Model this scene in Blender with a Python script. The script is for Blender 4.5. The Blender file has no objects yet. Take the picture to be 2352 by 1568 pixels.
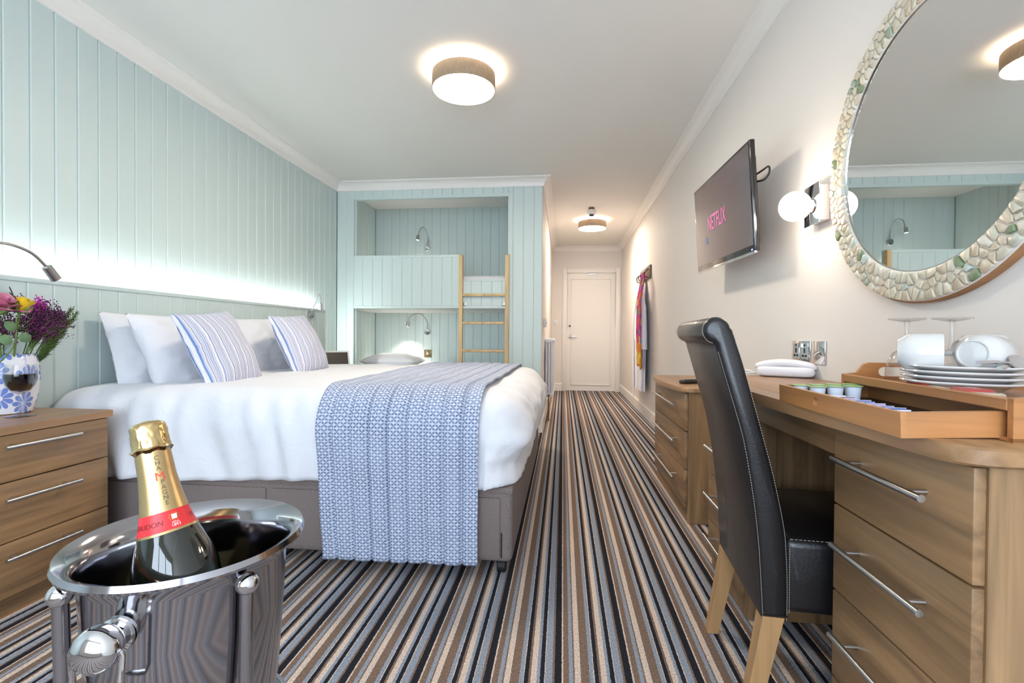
import bpy, bmesh, math, random
from mathutils import Vector, Matrix, noise
R = math.radians
PI = math.pi
random.seed(7)
SC = bpy.context.scene
COL = SC.collection

# ------------------------------------------------------------------ camera
CAM_H = 0.917
F_PX, YAW, PITCH, ROLL = 1096.6, .1096, .0118, .0075
fw = Vector((-math.sin(YAW)*math.cos(PITCH), math.cos(YAW)*math.cos(PITCH), -math.sin(PITCH)))
rt = Vector((math.cos(YAW), math.sin(YAW), 0)); up = rt.cross(fw)
r2 = math.cos(ROLL)*rt + math.sin(ROLL)*up
u2 = -math.sin(ROLL)*rt + math.cos(ROLL)*up
cam = bpy.data.cameras.new('camera'); cam.sensor_width = 36; cam.lens = F_PX/2352*36
cam.clip_start = .02
co = bpy.data.objects.new('camera', cam); COL.objects.link(co)
m = Matrix((r2, u2, -fw)).transposed().to_4x4(); m.translation = Vector((0, 0, CAM_H))
co.matrix_world = m
SC.camera = co

# ------------------------------------------------------------------ light and exposure
SC.view_settings.view_transform = 'Standard'
SC.view_settings.look = 'None'
SC.view_settings.gamma = 1
SC.view_settings.use_curve_mapping = False
SC.view_settings.exposure = 0.45
w = bpy.data.worlds.new('sky'); SC.world = w; w.use_nodes = True
bg = w.node_tree.nodes['Background']
bg.inputs[0].default_value = (.72, .86, 1, 1); bg.inputs[1].default_value = 1.6
def area(name, loc, rot, sx, sy, power, col):
    l = bpy.data.lights.new(name, 'AREA'); l.shape = 'RECTANGLE'; l.size = sx; l.size_y = sy
    l.energy = power; l.color = col
    o = bpy.data.objects.new(name, l); COL.objects.link(o); o.location = loc; o.rotation_euler = rot
    return o
# daylight coming in through the window in the wall behind the camera
area('window_daylight', (-.27, -1.66, 1.35), (R(90), 0, 0), 2.2, 1.8, 74, (.72, .85, 1))

# ------------------------------------------------------------------ helpers
def lin(c):
    return tuple(((x/255)/12.92 if x/255 <= .04045 else ((x/255+.055)/1.055)**2.4) for x in c)
def c4(c): return (*lin(c), 1)
MATS = {}
class NT:
    def __init__(s, name):
        s.m = bpy.data.materials.new(name); s.m.use_nodes = True
        s.t = s.m.node_tree; s.n = s.t.nodes; s.l = s.t.links
        s.b = s.n['Principled BSDF']; s.out = s.n['Material Output']
    def new(s, typ, **kw):
        n = s.n.new(typ)
        for k, v in kw.items(): setattr(n, k, v)
        return n
    def set(s, node, key, val):
        if hasattr(val, 'is_linked') or isinstance(val, bpy.types.NodeSocket): s.l.new(val, node.inputs[key])
        else: node.inputs[key].default_value = val
    def math(s, op, a, b=None, c=None, clamp=False):
        n = s.new('ShaderNodeMath', operation=op); n.use_clamp = clamp
        for i, v in enumerate((a, b, c)):
            if v is not None: s.set(n, i, v)
        return n.outputs[0]
    def mix(s, fac, a, b, blend='MIX'):
        n = s.new('ShaderNodeMix', data_type='RGBA', blend_type=blend)
        s.set(n, 0, fac); s.set(n, 6, a); s.set(n, 7, b)
        return n.outputs[2]
    def coord(s, which='Object'): return s.new('ShaderNodeTexCoord').outputs[which]
    def mapping(s, vec, scale=(1, 1, 1), loc=(0, 0, 0), rot=(0, 0, 0)):
        n = s.new('ShaderNodeMapping'); s.l.new(vec, n.inputs[0])
        n.inputs['Scale'].default_value = scale; n.inputs['Location'].default_value = loc; n.inputs['Rotation'].default_value = rot
        return n.outputs[0]
    def noise(s, vec, scale=5, detail=4, rough=.5, dist=0):
        n = s.new('ShaderNodeTexNoise'); s.l.new(vec, n.inputs['Vector'])
        n.inputs['Scale'].default_value = scale; n.inputs['Detail'].default_value = detail
        n.inputs['Roughness'].default_value = rough; n.inputs['Distortion'].default_value = dist
        return n.outputs[0]
    def ramp(s, fac, stops, interp='LINEAR'):
        n = s.new('ShaderNodeValToRGB'); s.l.new(fac, n.inputs[0]); r = n.color_ramp; r.interpolation = interp
        while len(r.elements) < len(stops): r.elements.new(.5)
        for e, (p, c) in zip(r.elements, stops): e.position = p; e.color = c
        return n.outputs[0]
    def bump(s, h, strength=.2, dist=.002):
        n = s.new('ShaderNodeBump'); s.l.new(h, n.inputs['Height'])
        n.inputs['Strength'].default_value = strength; n.inputs['Distance'].default_value = dist
        s.l.new(n.outputs[0], s.b.inputs['Normal'])
    def base(s, col): s.set(s.b, 'Base Color', col)
    def done(s): MATS[s.m.name] = s.m; return s.m
def M(name, rgb, rough=.5, metal=0, spec=.5, coat=0, sheen=0, bump=None, var=0, trans=0, emit=None):
    k = NT(name); b = k.b
    b.inputs['Roughness'].default_value = rough; b.inputs['Metallic'].default_value = metal
    b.inputs['Specular IOR Level'].default_value = spec; b.inputs['Coat Weight'].default_value = coat
    b.inputs['Sheen Weight'].default_value = sheen; b.inputs['Transmission Weight'].default_value = trans
    if var or bump: v = k.coord()
    if var:
        f = k.noise(v, 9, 4)
        d = tuple(max(0, x*(1-var)) for x in rgb); e = tuple(min(255, x*(1+var)) for x in rgb)
        k.base(k.ramp(f, [(.3, c4(d)), (.7, c4(e))]))
    else: k.base(c4(rgb))
    if bump: k.bump(k.noise(v, bump[0], 3), bump[1], bump[2])
    if emit:
        b.inputs['Emission Color'].default_value = (*emit[0], 1); b.inputs['Emission Strength'].default_value = emit[1]
    return k.done()
def wood(name, rgb, axis, rough=.42, contrast=.23, scale=1.0):
    k = NT(name); v = k.coord()
    s = [26*scale]*3; s[axis] = 1.1*scale
    n1 = k.noise(k.mapping(v, tuple(s)), 1, 6, .62, .9)
    s2 = [7*scale]*3; s2[axis] = .7*scale
    n2 = k.noise(k.mapping(v, tuple(s2), (3, 1, 7)), 1, 4, .5, 1.6)
    f = k.math('ADD', k.math('MULTIPLY', n1, .55), k.math('MULTIPLY', n2, .45))
    d = tuple(x*(1-contrast*1.35) for x in rgb); e = tuple(min(255, x*(1+contrast)) for x in rgb)
    k.base(k.ramp(f, [(.34, c4(d)), (.5, c4(rgb)), (.66, c4(e))]))
    k.b.inputs['Roughness'].default_value = rough
    k.bump(n1, .08, .001)
    return k.done()
def glassy(name, tint=(1, 1, 1), base=.03, gain=.72):
    k = NT(name); k.n.remove(k.b)
    t = k.new('ShaderNodeBsdfTransparent'); t.inputs[0].default_value = (*tint, 1)
    g = k.new('ShaderNodeBsdfGlossy'); g.inputs['Roughness'].default_value = .03
    lw = k.new('ShaderNodeLayerWeight'); lw.inputs[0].default_value = .35
    f = k.math('MULTIPLY_ADD', lw.outputs['Facing'], gain, base, clamp=True)
    f2 = k.math('MINIMUM', f, .9)
    mx = k.new('ShaderNodeMixShader'); k.l.new(f2, mx.inputs[0]); k.l.new(t.outputs[0], mx.inputs[1]); k.l.new(g.outputs[0], mx.inputs[2])
    k.l.new(mx.outputs[0], k.out.inputs[0])
    return k.done()
def glow(name, col, strength):
    k = NT(name); k.n.remove(k.b)
    e = k.new('ShaderNodeEmission'); e.inputs[0].default_value = (*col, 1); e.inputs[1].default_value = strength
    k.l.new(e.outputs[0], k.out.inputs[0])
    return k.done()

class G:
    """collects geometry for one mesh"""
    def __init__(s): s.v = []; s.f = []; s.uv = []; s.xf = None
    def add(s, vs, fs, uv=None):
        o = len(s.v)
        s.v += [tuple(s.xf @ Vector(p)) if s.xf else tuple(p) for p in vs]
        s.f += [tuple(i+o for i in f) for f in fs]
        s.uv += uv if uv else [(0, 0)]*len(vs)
        return s
    def box(s, x0, x1, y0, y1, z0, z1, b=0, seg=2):
        if b:
            bm = bmesh.new(); bmesh.ops.create_cube(bm, size=1)
            for v in bm.verts: v.co = Vector(((x0+x1)/2+v.co.x*(x1-x0), (y0+y1)/2+v.co.y*(y1-y0), (z0+z1)/2+v.co.z*(z1-z0)))
            bmesh.ops.bevel(bm, geom=bm.edges[:], offset=b, segments=seg, affect='EDGES', profile=.5)
            return s.bm(bm)
        v = [(x, y, z) for z in (z0, z1) for y in (y0, y1) for x in (x0, x1)]
        return s.add(v, [(0, 2, 3, 1), (4, 5, 7, 6), (0, 1, 5, 4), (2, 6, 7, 3), (0, 4, 6, 2), (1, 3, 7, 5)])
    def bm(s, bm):
        bm.verts.index_update()
        s.add([v.co[:] for v in bm.verts], [[v.index for v in f.verts] for f in bm.faces]); bm.free(); return s
    def lathe(s, prof, c=(0, 0, 0), n=40, cap=True):
        vs = []; fs = []; uv = []
        L = len(prof); acc = [0]
        for i in range(1, L): acc.append(acc[-1]+math.dist(prof[i], prof[i-1]))
        for i, (r, z) in enumerate(prof):
            for j in range(n):
                a = 2*PI*j/n
                vs.append((c[0]+r*math.cos(a), c[1]+r*math.sin(a), c[2]+z)); uv.append((j/n, acc[i]))
        for i in range(L-1):
            for j in range(n):
                k = (j+1) % n
                fs.append((i*n+j, i*n+k, (i+1)*n+k, (i+1)*n+j))
        if cap:
            if prof[0][0] > 1e-5: fs.append(tuple(range(n-1, -1, -1)))
            if prof[-1][0] > 1e-5: fs.append(tuple((L-1)*n+j for j in range(n)))
        return s.add(vs, fs, uv)
    def tube(s, pts, r, n=12, cap=True):
        P = [Vector(p) for p in pts]; vs = []; fs = []
        rr = r if isinstance(r, (list, tuple)) else [r]*len(P)
        t0 = (P[1]-P[0]).normalized()
        ref = Vector((0, 0, 1)) if abs(t0.z) < .9 else Vector((1, 0, 0))
        nrm = t0.cross(ref).normalized()
        for i, p in enumerate(P):
            t = ((P[min(i+1, len(P)-1)]-P[max(i-1, 0)])).normalized()
            nrm = (nrm - t*nrm.dot(t)).normalized(); bn = t.cross(nrm)
            for j in range(n):
                a = 2*PI*j/n
                vs.append(tuple(p+rr[i]*(math.cos(a)*nrm+math.sin(a)*bn)))
        for i in range(len(P)-1):
            for j in range(n):
                k = (j+1) % n
                fs.append((i*n+j, i*n+k, (i+1)*n+k, (i+1)*n+j))
        if cap: fs += [tuple(range(n-1, -1, -1)), tuple((len(P)-1)*n+j for j in range(n))]
        return s.add(vs, fs)
    def prism(s, poly, a, b, axis):
        """polygon in the two remaining axes (cyclic order), extruded along axis from a to b"""
        def pt(p, h):
            q = [0, 0, 0]; q[axis] = h; q[(axis+1) % 3] = p[0]; q[(axis+2) % 3] = p[1]; return tuple(q)
        n = len(poly)
        vs = [pt(p, a) for p in poly]+[pt(p, b) for p in poly]
        fs = [tuple(range(n-1, -1, -1)), tuple(range(n, 2*n))]+[(i, (i+1) % n, n+(i+1) % n, n+i) for i in range(n)]
        return s.add(vs, fs)
    def grid(s, fn, nu, nv, closeu=False):
        vs = []; uv = []; fs = []
        for j in range(nv+1):
            for i in range(nu+1):
                p, t = fn(i/nu, j/nv); vs.append(tuple(p)); uv.append(t)
        W = nu+1
        for j in range(nv):
            for i in range(nu): fs.append((j*W+i, j*W+i+1, (j+1)*W+i+1, (j+1)*W+i))
        return s.add(vs, fs, uv)
    def sphere(s, c, r, sx=1, sy=1, sz=1, n=20, m=12):
        prof = [(max(r*math.sin(PI*i/m), 0), -r*math.cos(PI*i/m)) for i in range(m+1)]
        g = G().lathe(prof, (0, 0, 0), n, cap=False)
        return s.add([(c[0]+x*sx, c[1]+y*sy, c[2]+z*sz) for x, y, z in g.v], g.f)
    def mesh(s, name, org=(0, 0, 0), smooth=True, angle=35):
        me = bpy.data.meshes.new(name)
        o = Vector(org)
        me.from_pydata([tuple(Vector(p)-o) for p in s.v], [], s.f)
        if any(u != (0, 0) for u in s.uv):
            L = me.uv_layers.new(name='UVMap')
            for lp in me.loops: L.data[lp.index].uv = s.uv[lp.vertex_index]
        bm = bmesh.new(); bm.from_mesh(me)
        bmesh.ops.remove_doubles(bm, verts=bm.verts, dist=1e-6)
        bmesh.ops.recalc_face_normals(bm, faces=bm.faces)
        if smooth:
            for f in bm.faces: f.smooth = True
            for e in bm.edges:
                if len(e.link_faces) == 2 and e.calc_face_angle(0) > R(angle): e.smooth = False
        bm.to_mesh(me); bm.free()
        return me
ORG = {}
def raw(name, me, mat):
    o = bpy.data.objects.new(name, me)
    if mat and not me.materials: me.materials.append(MATS[mat])
    COL.objects.link(o); return o
def tag(o, label=None, cat=None, group=None, kind=None):
    if label: o['label'] = label
    if cat: o['category'] = cat
    if group: o['group'] = group
    if kind: o['kind'] = kind
    return o
def thing(name, label, cat, loc=(0, 0, 0), rotz=0, group=None, local=False):
    o = bpy.data.objects.new(name, None); o.empty_display_size = .05; COL.objects.link(o)
    o.location = loc; o.rotation_euler = (0, 0, rotz)
    tag(o, label, cat, group); ORG[o.name] = Vector((0, 0, 0)) if local else Vector(loc)
    return o
def part(name, g, mat, parent, label=None, smooth=True, angle=35, kind=None):
    me = g.mesh(name, ORG[parent.name], smooth, angle)
    o = raw(name, me, mat); o.parent = parent; ORG[o.name] = ORG[parent.name]
    tag(o, label, kind=kind); return o
def solo(name, g, mat, label, cat, loc, group=None, smooth=True, angle=35, kind=None):
    o = raw(name, g.mesh(name, loc, smooth, angle), mat); o.location = loc; ORG[o.name] = Vector(loc)
    return tag(o, label, cat, group, kind)
def struct(name, g, mat, parent=None, smooth=False, label=None):
    me = g.mesh(name, (0, 0, 0), smooth); o = raw(name, me, mat); ORG[o.name] = Vector((0, 0, 0))
    if parent: o.parent = parent
    else: o['kind'] = 'structure'
    if label: o['label'] = label
    return o
def dup(root, loc, rotz=None, label=None):
    def cp(o, par):
        c = o.copy(); COL.objects.link(c); c.parent = par
        for ch in kids(o): cp(ch, c)
        return c
    r = cp(root, None); r.location = loc
    if rotz is not None: r.rotation_euler = (0, 0, rotz)
    if label: r['label'] = label
    return r
def kids(o): return [x for x in bpy.data.objects if x.parent == o]
def rail(p0, p1, n=10): return [tuple(Vector(p0).lerp(Vector(p1), i/n)) for i in range(n+1)]
def spline(pts, n=8):
    P = [Vector(p) for p in pts]; P = [P[0]*2-P[1]]+P+[P[-1]*2-P[-2]]; out = []
    for i in range(1, len(P)-2):
        for k in range(n):
            t = k/n; a, b, c, d = P[i-1], P[i], P[i+1], P[i+2]
            out.append(.5*((2*b)+(c-a)*t+(2*a-5*b+4*c-d)*t*t+(3*b-a-3*c+d)*t**3))
    out.append(P[-2]); return [tuple(p) for p in out]
def text_geo(body, size, ext=0.0, bold=0.0):
    cu = bpy.data.curves.new('t', 'FONT'); cu.body = body; cu.size = size; cu.extrude = ext; cu.resolution_u = 3
    cu.offset = bold; cu.align_x = 'CENTER'; cu.align_y = 'CENTER'
    o = bpy.data.objects.new('t', cu); COL.objects.link(o)
    dg = bpy.context.evaluated_depsgraph_get(); me = bpy.data.meshes.new_from_object(o.evaluated_get(dg))
    v = [tuple(x.co) for x in me.vertices]; f = [tuple(p.vertices) for p in me.polygons]
    bpy.data.objects.remove(o); bpy.data.curves.remove(cu); bpy.data.meshes.remove(me)
    return v, f

# ------------------------------------------------------------------ materials
M('paint_mint', (203, 217, 215), .45, bump=(60, .03, .001))
M('paint_wall', (232, 226, 221), .7, bump=(180, .05, .001))
M('paint_ceiling', (234, 231, 226), .8)
M('paint_white', (240, 236, 231), .4)
M('plastic_white', (232, 231, 232), .3)
M('porcelain', (214, 211, 208), .12, coat=.4)
wood('oak_along', (140, 108, 75), 1)
wood('oak_upright', (142, 111, 78), 2)
wood('oak_top', (158, 120, 84), 1, .35, .12)
wood('bamboo', (178, 124, 76), 1, .35, .1, 1.6)
wood('bamboo_cross', (178, 122, 74), 0, .35, .1, 1.6)
wood('ladder_wood', (206, 176, 128), 2, .45, .1)
wood('beech', (176, 136, 92), 2, .4, .1)
M('steel', (190, 188, 186), .28, 1)
M('chrome', (215, 214, 216), .07, 1)
M('polished_steel', (172, 171, 176), .10, 1)
M('black_plastic', (24, 23, 25), .35)
M('dark_gap', (18, 17, 17), .8)
M('bronze', (120, 105, 78), .3, 1)
M('rubber', (20, 20, 22), .6)
k = NT('cotton'); v = k.coord(); k.base(c4((228, 228, 233))); k.b.inputs['Roughness'].default_value = .85; k.b.inputs['Sheen Weight'].default_value = .2
k.bump(k.noise(v, 11, 5, .55, .8), .35, .014); k.done()
k = NT('divan_fabric'); v = k.coord()
n = k.noise(k.mapping(v, (260, 260, 420)), 1, 3); k.base(k.ramp(n, [(.3, c4((104, 93, 90))), (.7, c4((142, 128, 123)))]))
k.b.inputs['Roughness'].default_value = .95; k.bump(n, .3, .002); k.done()
k = NT('leather'); v = k.coord(); k.base(c4((24, 22, 24))); k.b.inputs['Roughness'].default_value = .36
k.b.inputs['Coat Weight'].default_value = .15
k.bump(k.math('ADD', k.noise(v, 160, 3), k.math('MULTIPLY', k.noise(v, 14, 3), 1.5)), .12, .004); k.done()
M('stitch', (196, 188, 172), .8)
k = NT('shade_fabric'); v = k.coord()
n = k.noise(k.mapping(v, (300, 300, 40)), 1, 2); col = k.ramp(n, [(.3, c4((142, 124, 104))), (.7, c4((164, 146, 124)))])
k.base(col); k.b.inputs['Roughness'].default_value = .9
tr = k.new('ShaderNodeBsdfTranslucent'); k.l.new(col, tr.inputs[0]); mx = k.new('ShaderNodeMixShader'); mx.inputs[0].default_value = .07
k.l.new(k.b.outputs[0], mx.inputs[1]); k.l.new(tr.outputs[0], mx.inputs[2]); k.l.new(mx.outputs[0], k.out.inputs[0]); k.done()
glow('lamp_glow', (1, .86, .69), 60.0)
glow('lamp_inner', (1, .80, .58), 60.0)
glow('corridor_lamp_glow', (1, .87, .72), 70.0)
glow('globe_glow', (1, .84, .66), 30.0)
glow('led_glow', (.96, 1, .99), 62.0)
glow('reading_glow', (1, .95, .82), 14.0)
glassy('clear_glass')
glassy('window_glass', base=.03, gain=.4)
M('red_wine', (10, 1, 4), .04, spec=.1)
k = NT('mirror_silver'); k.base((.86, .87, .86, 1)); k.b.inputs['Metallic'].default_value = 1; k.b.inputs['Roughness'].default_value = .01; k.done()
for i, c in enumerate([(206, 196, 174), (200, 194, 174), (216, 208, 190), (194, 193, 176), (160, 172, 152), (190, 199, 190), (208, 192, 170), (128, 142, 108)]):
    M('mosaic_stone_%d' % i, c, .4, bump=(70, .1, .002))
M('grout', (226, 220, 214), .9)
M('cork_edge', (160, 116, 78), .7, var=.1)
M('gold_foil', (204, 176, 126), .24, 1, bump=(120, .25, .002))
M('gold_satin', (196, 168, 122), .34, 1)
M('bottle_glass', (10, 15, 7), .04, coat=1)
M('label_red', (224, 40, 48), .4)
M('label_cream', (214, 196, 140), .5)
M('ink_grey', (92, 82, 52), .5); M('ink_red', (214, 70, 50), .5); M('ink_white', (245, 240, 235), .5); M('ink_gold', (196, 150, 70), .4, .6)
M('ink_dark_red', (110, 20, 22), .5)
M('tv_screen', (14, 12, 14), .12, spec=.6, emit=((.075, .058, .060), 1))
M('tv_case', (26, 23, 24), .14, coat=.5)
M('tv_text', (180, 60, 120), .4, emit=((.55, .11, .32), .5))
M('tv_box', (70, 80, 120), .4, emit=((.1, .14, .3), .4))
M('tv_led', (60, 60, 255), .3, emit=((.2, .2, 1), 3))
M('leaf_green', (92, 124, 84), .5, var=.15); M('stem_green', (104, 132, 58), .5); M('frond_green', (84, 112, 50), .6, var=.2)
M('rose_pink', (206, 122, 150), .6, var=.12); M('rose_yellow', (240, 200, 40), .55, var=.05)
M('floret_purple', (92, 34, 78), .7, var=.3); M('floret_magenta', (184, 60, 158), .6, var=.15); M('twig', (70, 62, 56), .7)
M('foil_green', (150, 186, 110), .35, var=.2); M('pot_white', (222, 228, 240), .35)
M('sachet_blue', (60, 90, 190), .35, var=.3); M('sachet_white', (220, 220, 235), .4); M('sachet_brown', (120, 66, 50), .4); M('sachet_lilac', (170, 150, 200), .4)
M('packet_red', (176, 66, 62), .25); M('packet_clear', (214, 196, 176), .15, .3, bump=(90, .5, .004))
M('phone_white', (236, 233, 236), .28)
M('tablet_black', (12, 12, 14), .35, spec=.2); M('robe_white', (236, 236, 246), .9, sheen=.3, bump=(40, .3, .006))
M('radiator_paint', (240, 241, 246), .35)
M('hook_wood', (112, 92, 74), .5, var=.1); M('hook_bronze', (110, 88, 70), .35, .8)

# carpet: repeating woven stripes
k = NT('carpet'); v = k.coord(); sx = k.new('ShaderNodeSeparateXYZ'); k.l.new(v, sx.inputs[0])
wob = k.math('MULTIPLY', k.math('SUBTRACT', k.noise(k.mapping(v, (220, 90, 1)), 1, 2), .5), .004)
x = k.math('ADD', k.math('MULTIPLY_ADD', sx.outputs[1], .0036, sx.outputs[0]), wob)
ph = k.math('FRACT', k.math('DIVIDE', k.math('ADD', x, .0145), .189))
D, CR, BR, BL = c4((40, 40, 46)), c4((210, 190, 175)), c4((126, 104, 90)), c4((144, 151, 163))
seq = [(D, 78), (CR, 17), (BR, 63), (BL, 47), (BR, 17), (CR, 68), (BR, 95), (BL, 45), (CR, 10), (D, 45), (BR, 27), (CR, 66), (BL, 34), (D, 48), (CR, 12), (BL, 78), (BR, 25)]
tot = sum(s for _, s in seq); acc = 0; stops = []
for c, s in seq: stops.append((acc/tot, c)); acc += s
col = k.ramp(ph, stops, 'CONSTANT')
n = k.noise(k.mapping(v, (260, 150, 1)), 1, 4, .75)
spk = k.ramp(n, [(.3, (.5, .5, .5, 1)), (.5, (.98, .98, .98, 1)), (.7, (1.45, 1.42, 1.4, 1))])
k.base(k.mix(1, col, spk, 'MULTIPLY')); k.b.inputs['Roughness'].default_value = 1; k.b.inputs['Specular IOR Level'].default_value = .1
k.bump(n, .5, .004); k.done()

# bed runner: lattice of small leaves between quilting lines
k = NT('runner_print'); v = k.coord('UV'); sx = k.new('ShaderNodeSeparateXYZ'); k.l.new(v, sx.inputs[0])
u = k.math('DIVIDE', sx.outputs[0], .0127); t = k.math('DIVIDE', sx.outputs[1], .0115)
par = k.math('MULTIPLY_ADD', k.math('PINGPONG', k.math('ADD', k.math('FLOOR', u), k.math('FLOOR', t)), 1), 2, -1)
fx = k.math('SUBTRACT', k.math('FRACT', u), .5); fy = k.math('MULTIPLY', k.math('SUBTRACT', k.math('FRACT', t), .5), par)
a = k.math('ADD', k.math('MULTIPLY', fx, .8), k.math('MULTIPLY', fy, .6)); b = k.math('SUBTRACT', k.math('MULTIPLY', fy, .8), k.math('MULTIPLY', fx, .6))
d = k.math('ADD', k.math('POWER', k.math('DIVIDE', k.math('ABSOLUTE', a), .56), 2), k.math('POWER', k.math('DIVIDE', k.math('ABSOLUTE', b), .31), 2))
n1 = k.noise(k.mapping(v, (1/.0127, 1/.0115, 1)), .9, 1); n2 = k.noise(v, 9, 2)
tone = k.ramp(k.math('ADD', k.math('MULTIPLY', n1, .6), k.math('MULTIPLY', n2, .4)), [(.3, c4((88, 102, 132))), (.55, c4((116, 131, 164))), (.75, c4((146, 158, 186)))])
lf = k.ramp(d, [(.62, (1, 1, 1, 1)), (1.0, (0, 0, 0, 1))])
# small dots where four tips leave a gap
hu = k.math('SUBTRACT', k.math('FRACT', k.math('MULTIPLY_ADD', u, .5, .0)), .5); ht = k.math('SUBTRACT', k.math('FRACT', k.math('MULTIPLY_ADD', t, .5, .5)), .5)
dd = k.math('ADD', k.math('POWER', k.math('MULTIPLY', hu, 2), 2), k.math('POWER', k.math('MULTIPLY', ht, 2), 2))
mask = k.math('MAXIMUM', lf, k.ramp(dd, [(.022, (1, 1, 1, 1)), (.05, (0, 0, 0, 1))]))
k.base(k.mix(mask, c4((200, 206, 222)), tone)); k.b.inputs['Roughness'].default_value = .8; k.done()

# cushion ticking stripes
k = NT('cushion_stripe'); v = k.coord('UV'); sx = k.new('ShaderNodeSeparateXYZ'); k.l.new(v, sx.inputs[0])
ph = k.math('FRACT', k.math('MULTIPLY', sx.outputs[0], 7.0))
W_, B_, P_, G_ = c4((228, 228, 238)), c4((116, 142, 190)), c4((192, 196, 220)), c4((172, 166, 176))
k.base(k.ramp(ph, [(0, W_), (.1, B_), (.17, P_), (.26, W_), (.32, G_), (.4, W_), (.46, B_), (.5, W_), (.56, B_), (.6, P_), (.72, G_), (.8, W_), (.86, B_), (.9, W_)], 'CONSTANT'))
k.b.inputs['Roughness'].default_value = .9; k.bump(k.noise(v, 30, 4), .2, .004); k.done()

# vase: white glaze with blue painted flowers
k = NT('vase_paint'); v = k.mapping(k.coord('UV'), (7, 11, 1), (.17, .55, 0))
vo = k.new('ShaderNodeTexVoronoi', voronoi_dimensions='2D'); k.l.new(v, vo.inputs['Vector']); vo.inputs['Scale'].default_value = 1; vo.inputs['Randomness'].default_value = .45
sb = k.new('ShaderNodeVectorMath', operation='SUBTRACT'); k.l.new(v, sb.inputs[0]); k.l.new(vo.outputs['Position'], sb.inputs[1])
s3 = k.new('ShaderNodeSeparateXYZ'); k.l.new(sb.outputs[0], s3.inputs[0])
an = k.math('ARCTAN2', s3.outputs[1], s3.outputs[0]); rad = vo.outputs['Distance']
pet = k.math('ABSOLUTE', k.math('SINE', k.math('MULTIPLY', an, 4.5)))
edge = k.math('MULTIPLY_ADD', k.math('POWER', pet, .45), .30, .18)
inn = k.math('LESS_THAN', rad, edge); ctr = k.math('GREATER_THAN', rad, .1); mk = k.math('MULTIPLY', k.math('MULTIPLY', inn, ctr), k.math('GREATER_THAN', pet, .22))
k.base(k.mix(mk, c4((230, 228, 234)), c4((118, 140, 206)))); k.b.inputs['Roughness'].default_value = .15; k.done()

# beach towel: pink with orange ends and bright blobs
k = NT('towel_print'); v = k.coord('UV'); vo = k.new('ShaderNodeTexVoronoi', voronoi_dimensions='2D'); k.l.new(k.mapping(v, (4, 9, 1)), vo.inputs['Vector']); vo.inputs['Scale'].default_value = 1
sx = k.new('ShaderNodeSeparateXYZ'); k.l.new(v, sx.inputs[0])
sc_ = k.new('ShaderNodeSeparateXYZ'); k.l.new(vo.outputs['Color'], sc_.inputs[0])
blob = k.ramp(sc_.outputs[0], [(0, c4((222, 120, 50))), (.3, c4((120, 70, 160))), (.5, c4((80, 160, 200))), (.7, c4((150, 40, 90))), (.85, c4((230, 180, 70)))], 'CONSTANT')
pink = k.mix(k.math('LESS_THAN', vo.outputs['Distance'], .36), c4((208, 78, 140)), blob)
sun = k.mix(k.math('LESS_THAN', vo.outputs['Distance'], .3), c4((226, 142, 60)), c4((232, 206, 80)))
k.base(k.mix(k.math('LESS_THAN', sx.outputs[1], .24), pink, sun)); k.b.inputs['Roughness'].default_value = .95; k.done()

# ================================================================== THE ROOM
XL, XR, YP, XP, YD, YB = -2.2615, .929, 4.544, -.217, 8.065, -1.6
ZC, ZK = 2.418, 2.336          # ceiling, lower edge of the cornice
YA = 5.52                      # back of the bunk alcove
TH = .012                      # board thickness
struct('floor', G().box(XL-.2, XR+.2, YB-.2, YD+.2, -.08, 0), 'carpet')
struct('ceiling', G().box(XL-.2, XR+.2, YB-.2, YD+.2, ZC, ZC+.1), 'paint_ceiling')

PM = {}
def plank_mesh(wd, h, t=TH, c=.0055):
    key = (round(wd, 4), round(h, 4))
    if key not in PM:
        poly = [(0, 0), (wd, 0), (wd, t-c), (wd-c, t), (c, t), (0, t-c)]   # (along, out)
        PM[key] = G().prism(poly, 0, h, 2).mesh('plank', (0, 0, 0), False)
    return PM[key]
def planks(parent, s0, s1, pos, z0, z1, face, mat='paint_mint', first=None, wd=.1):
    """boards standing side by side; face '+x' runs along y, '-y' runs along x"""
    s = s0; e = first if first else s0+wd
    while s < s1-1e-4:
        e = min(e, s1)
        if e-s > .012:
            o = raw('plank', plank_mesh(e-s, z1-z0), mat); o.parent = parent
            if face == '+x': o.location = (pos, e, z0); o.rotation_euler = (0, 0, -PI/2)
            elif face == '-y': o.location = (e, pos, z0); o.rotation_euler = (0, 0, PI)
            off = ORG[parent.name]; o.location = Vector(o.location)-off
        s = e; e = s+wd

# left wall: painted tongue and groove boards on a backing
wl = struct('wall_left', G().box(XL-.2, XL-TH, YB-.2, YD+.2, 0, ZC), 'paint_mint')
planks(wl, -.4, YP, XL-TH, 0, ZK+.01, '+x', first=-.3)
# wall around the bunk alcove
OX0, OX1, OZ1 = -2.085, -.548, 2.25
wa = struct('wall_alcove', G().box(XL, OX0, YP+TH, YP+.05, 0, ZC).box(OX1, XP-.081, YP+TH, YA, 0, ZC).box(OX0, OX1, YP+TH, YP+.048, OZ1+.012, ZC), 'paint_mint')
planks(wa, XL+.001, OX0, YP+TH, 0, ZK+.01, '-y', first=-2.16)
planks(wa, OX1, XP, YP+TH, 0, ZK+.01, '-y', first=-.497)
planks(wa, OX0, OX1, YP+TH, OZ1+.028, ZK+.01, '-y', first=-1.99)
struct('opening_trim', G().box(OX0-.004, OX1+.004, YP-.002, YP+.05, OZ1, OZ1+.028).box(OX0-.002, OX0+.014, YP+.03, YP+.07, 0, OZ1), 'paint_mint', wa)
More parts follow.
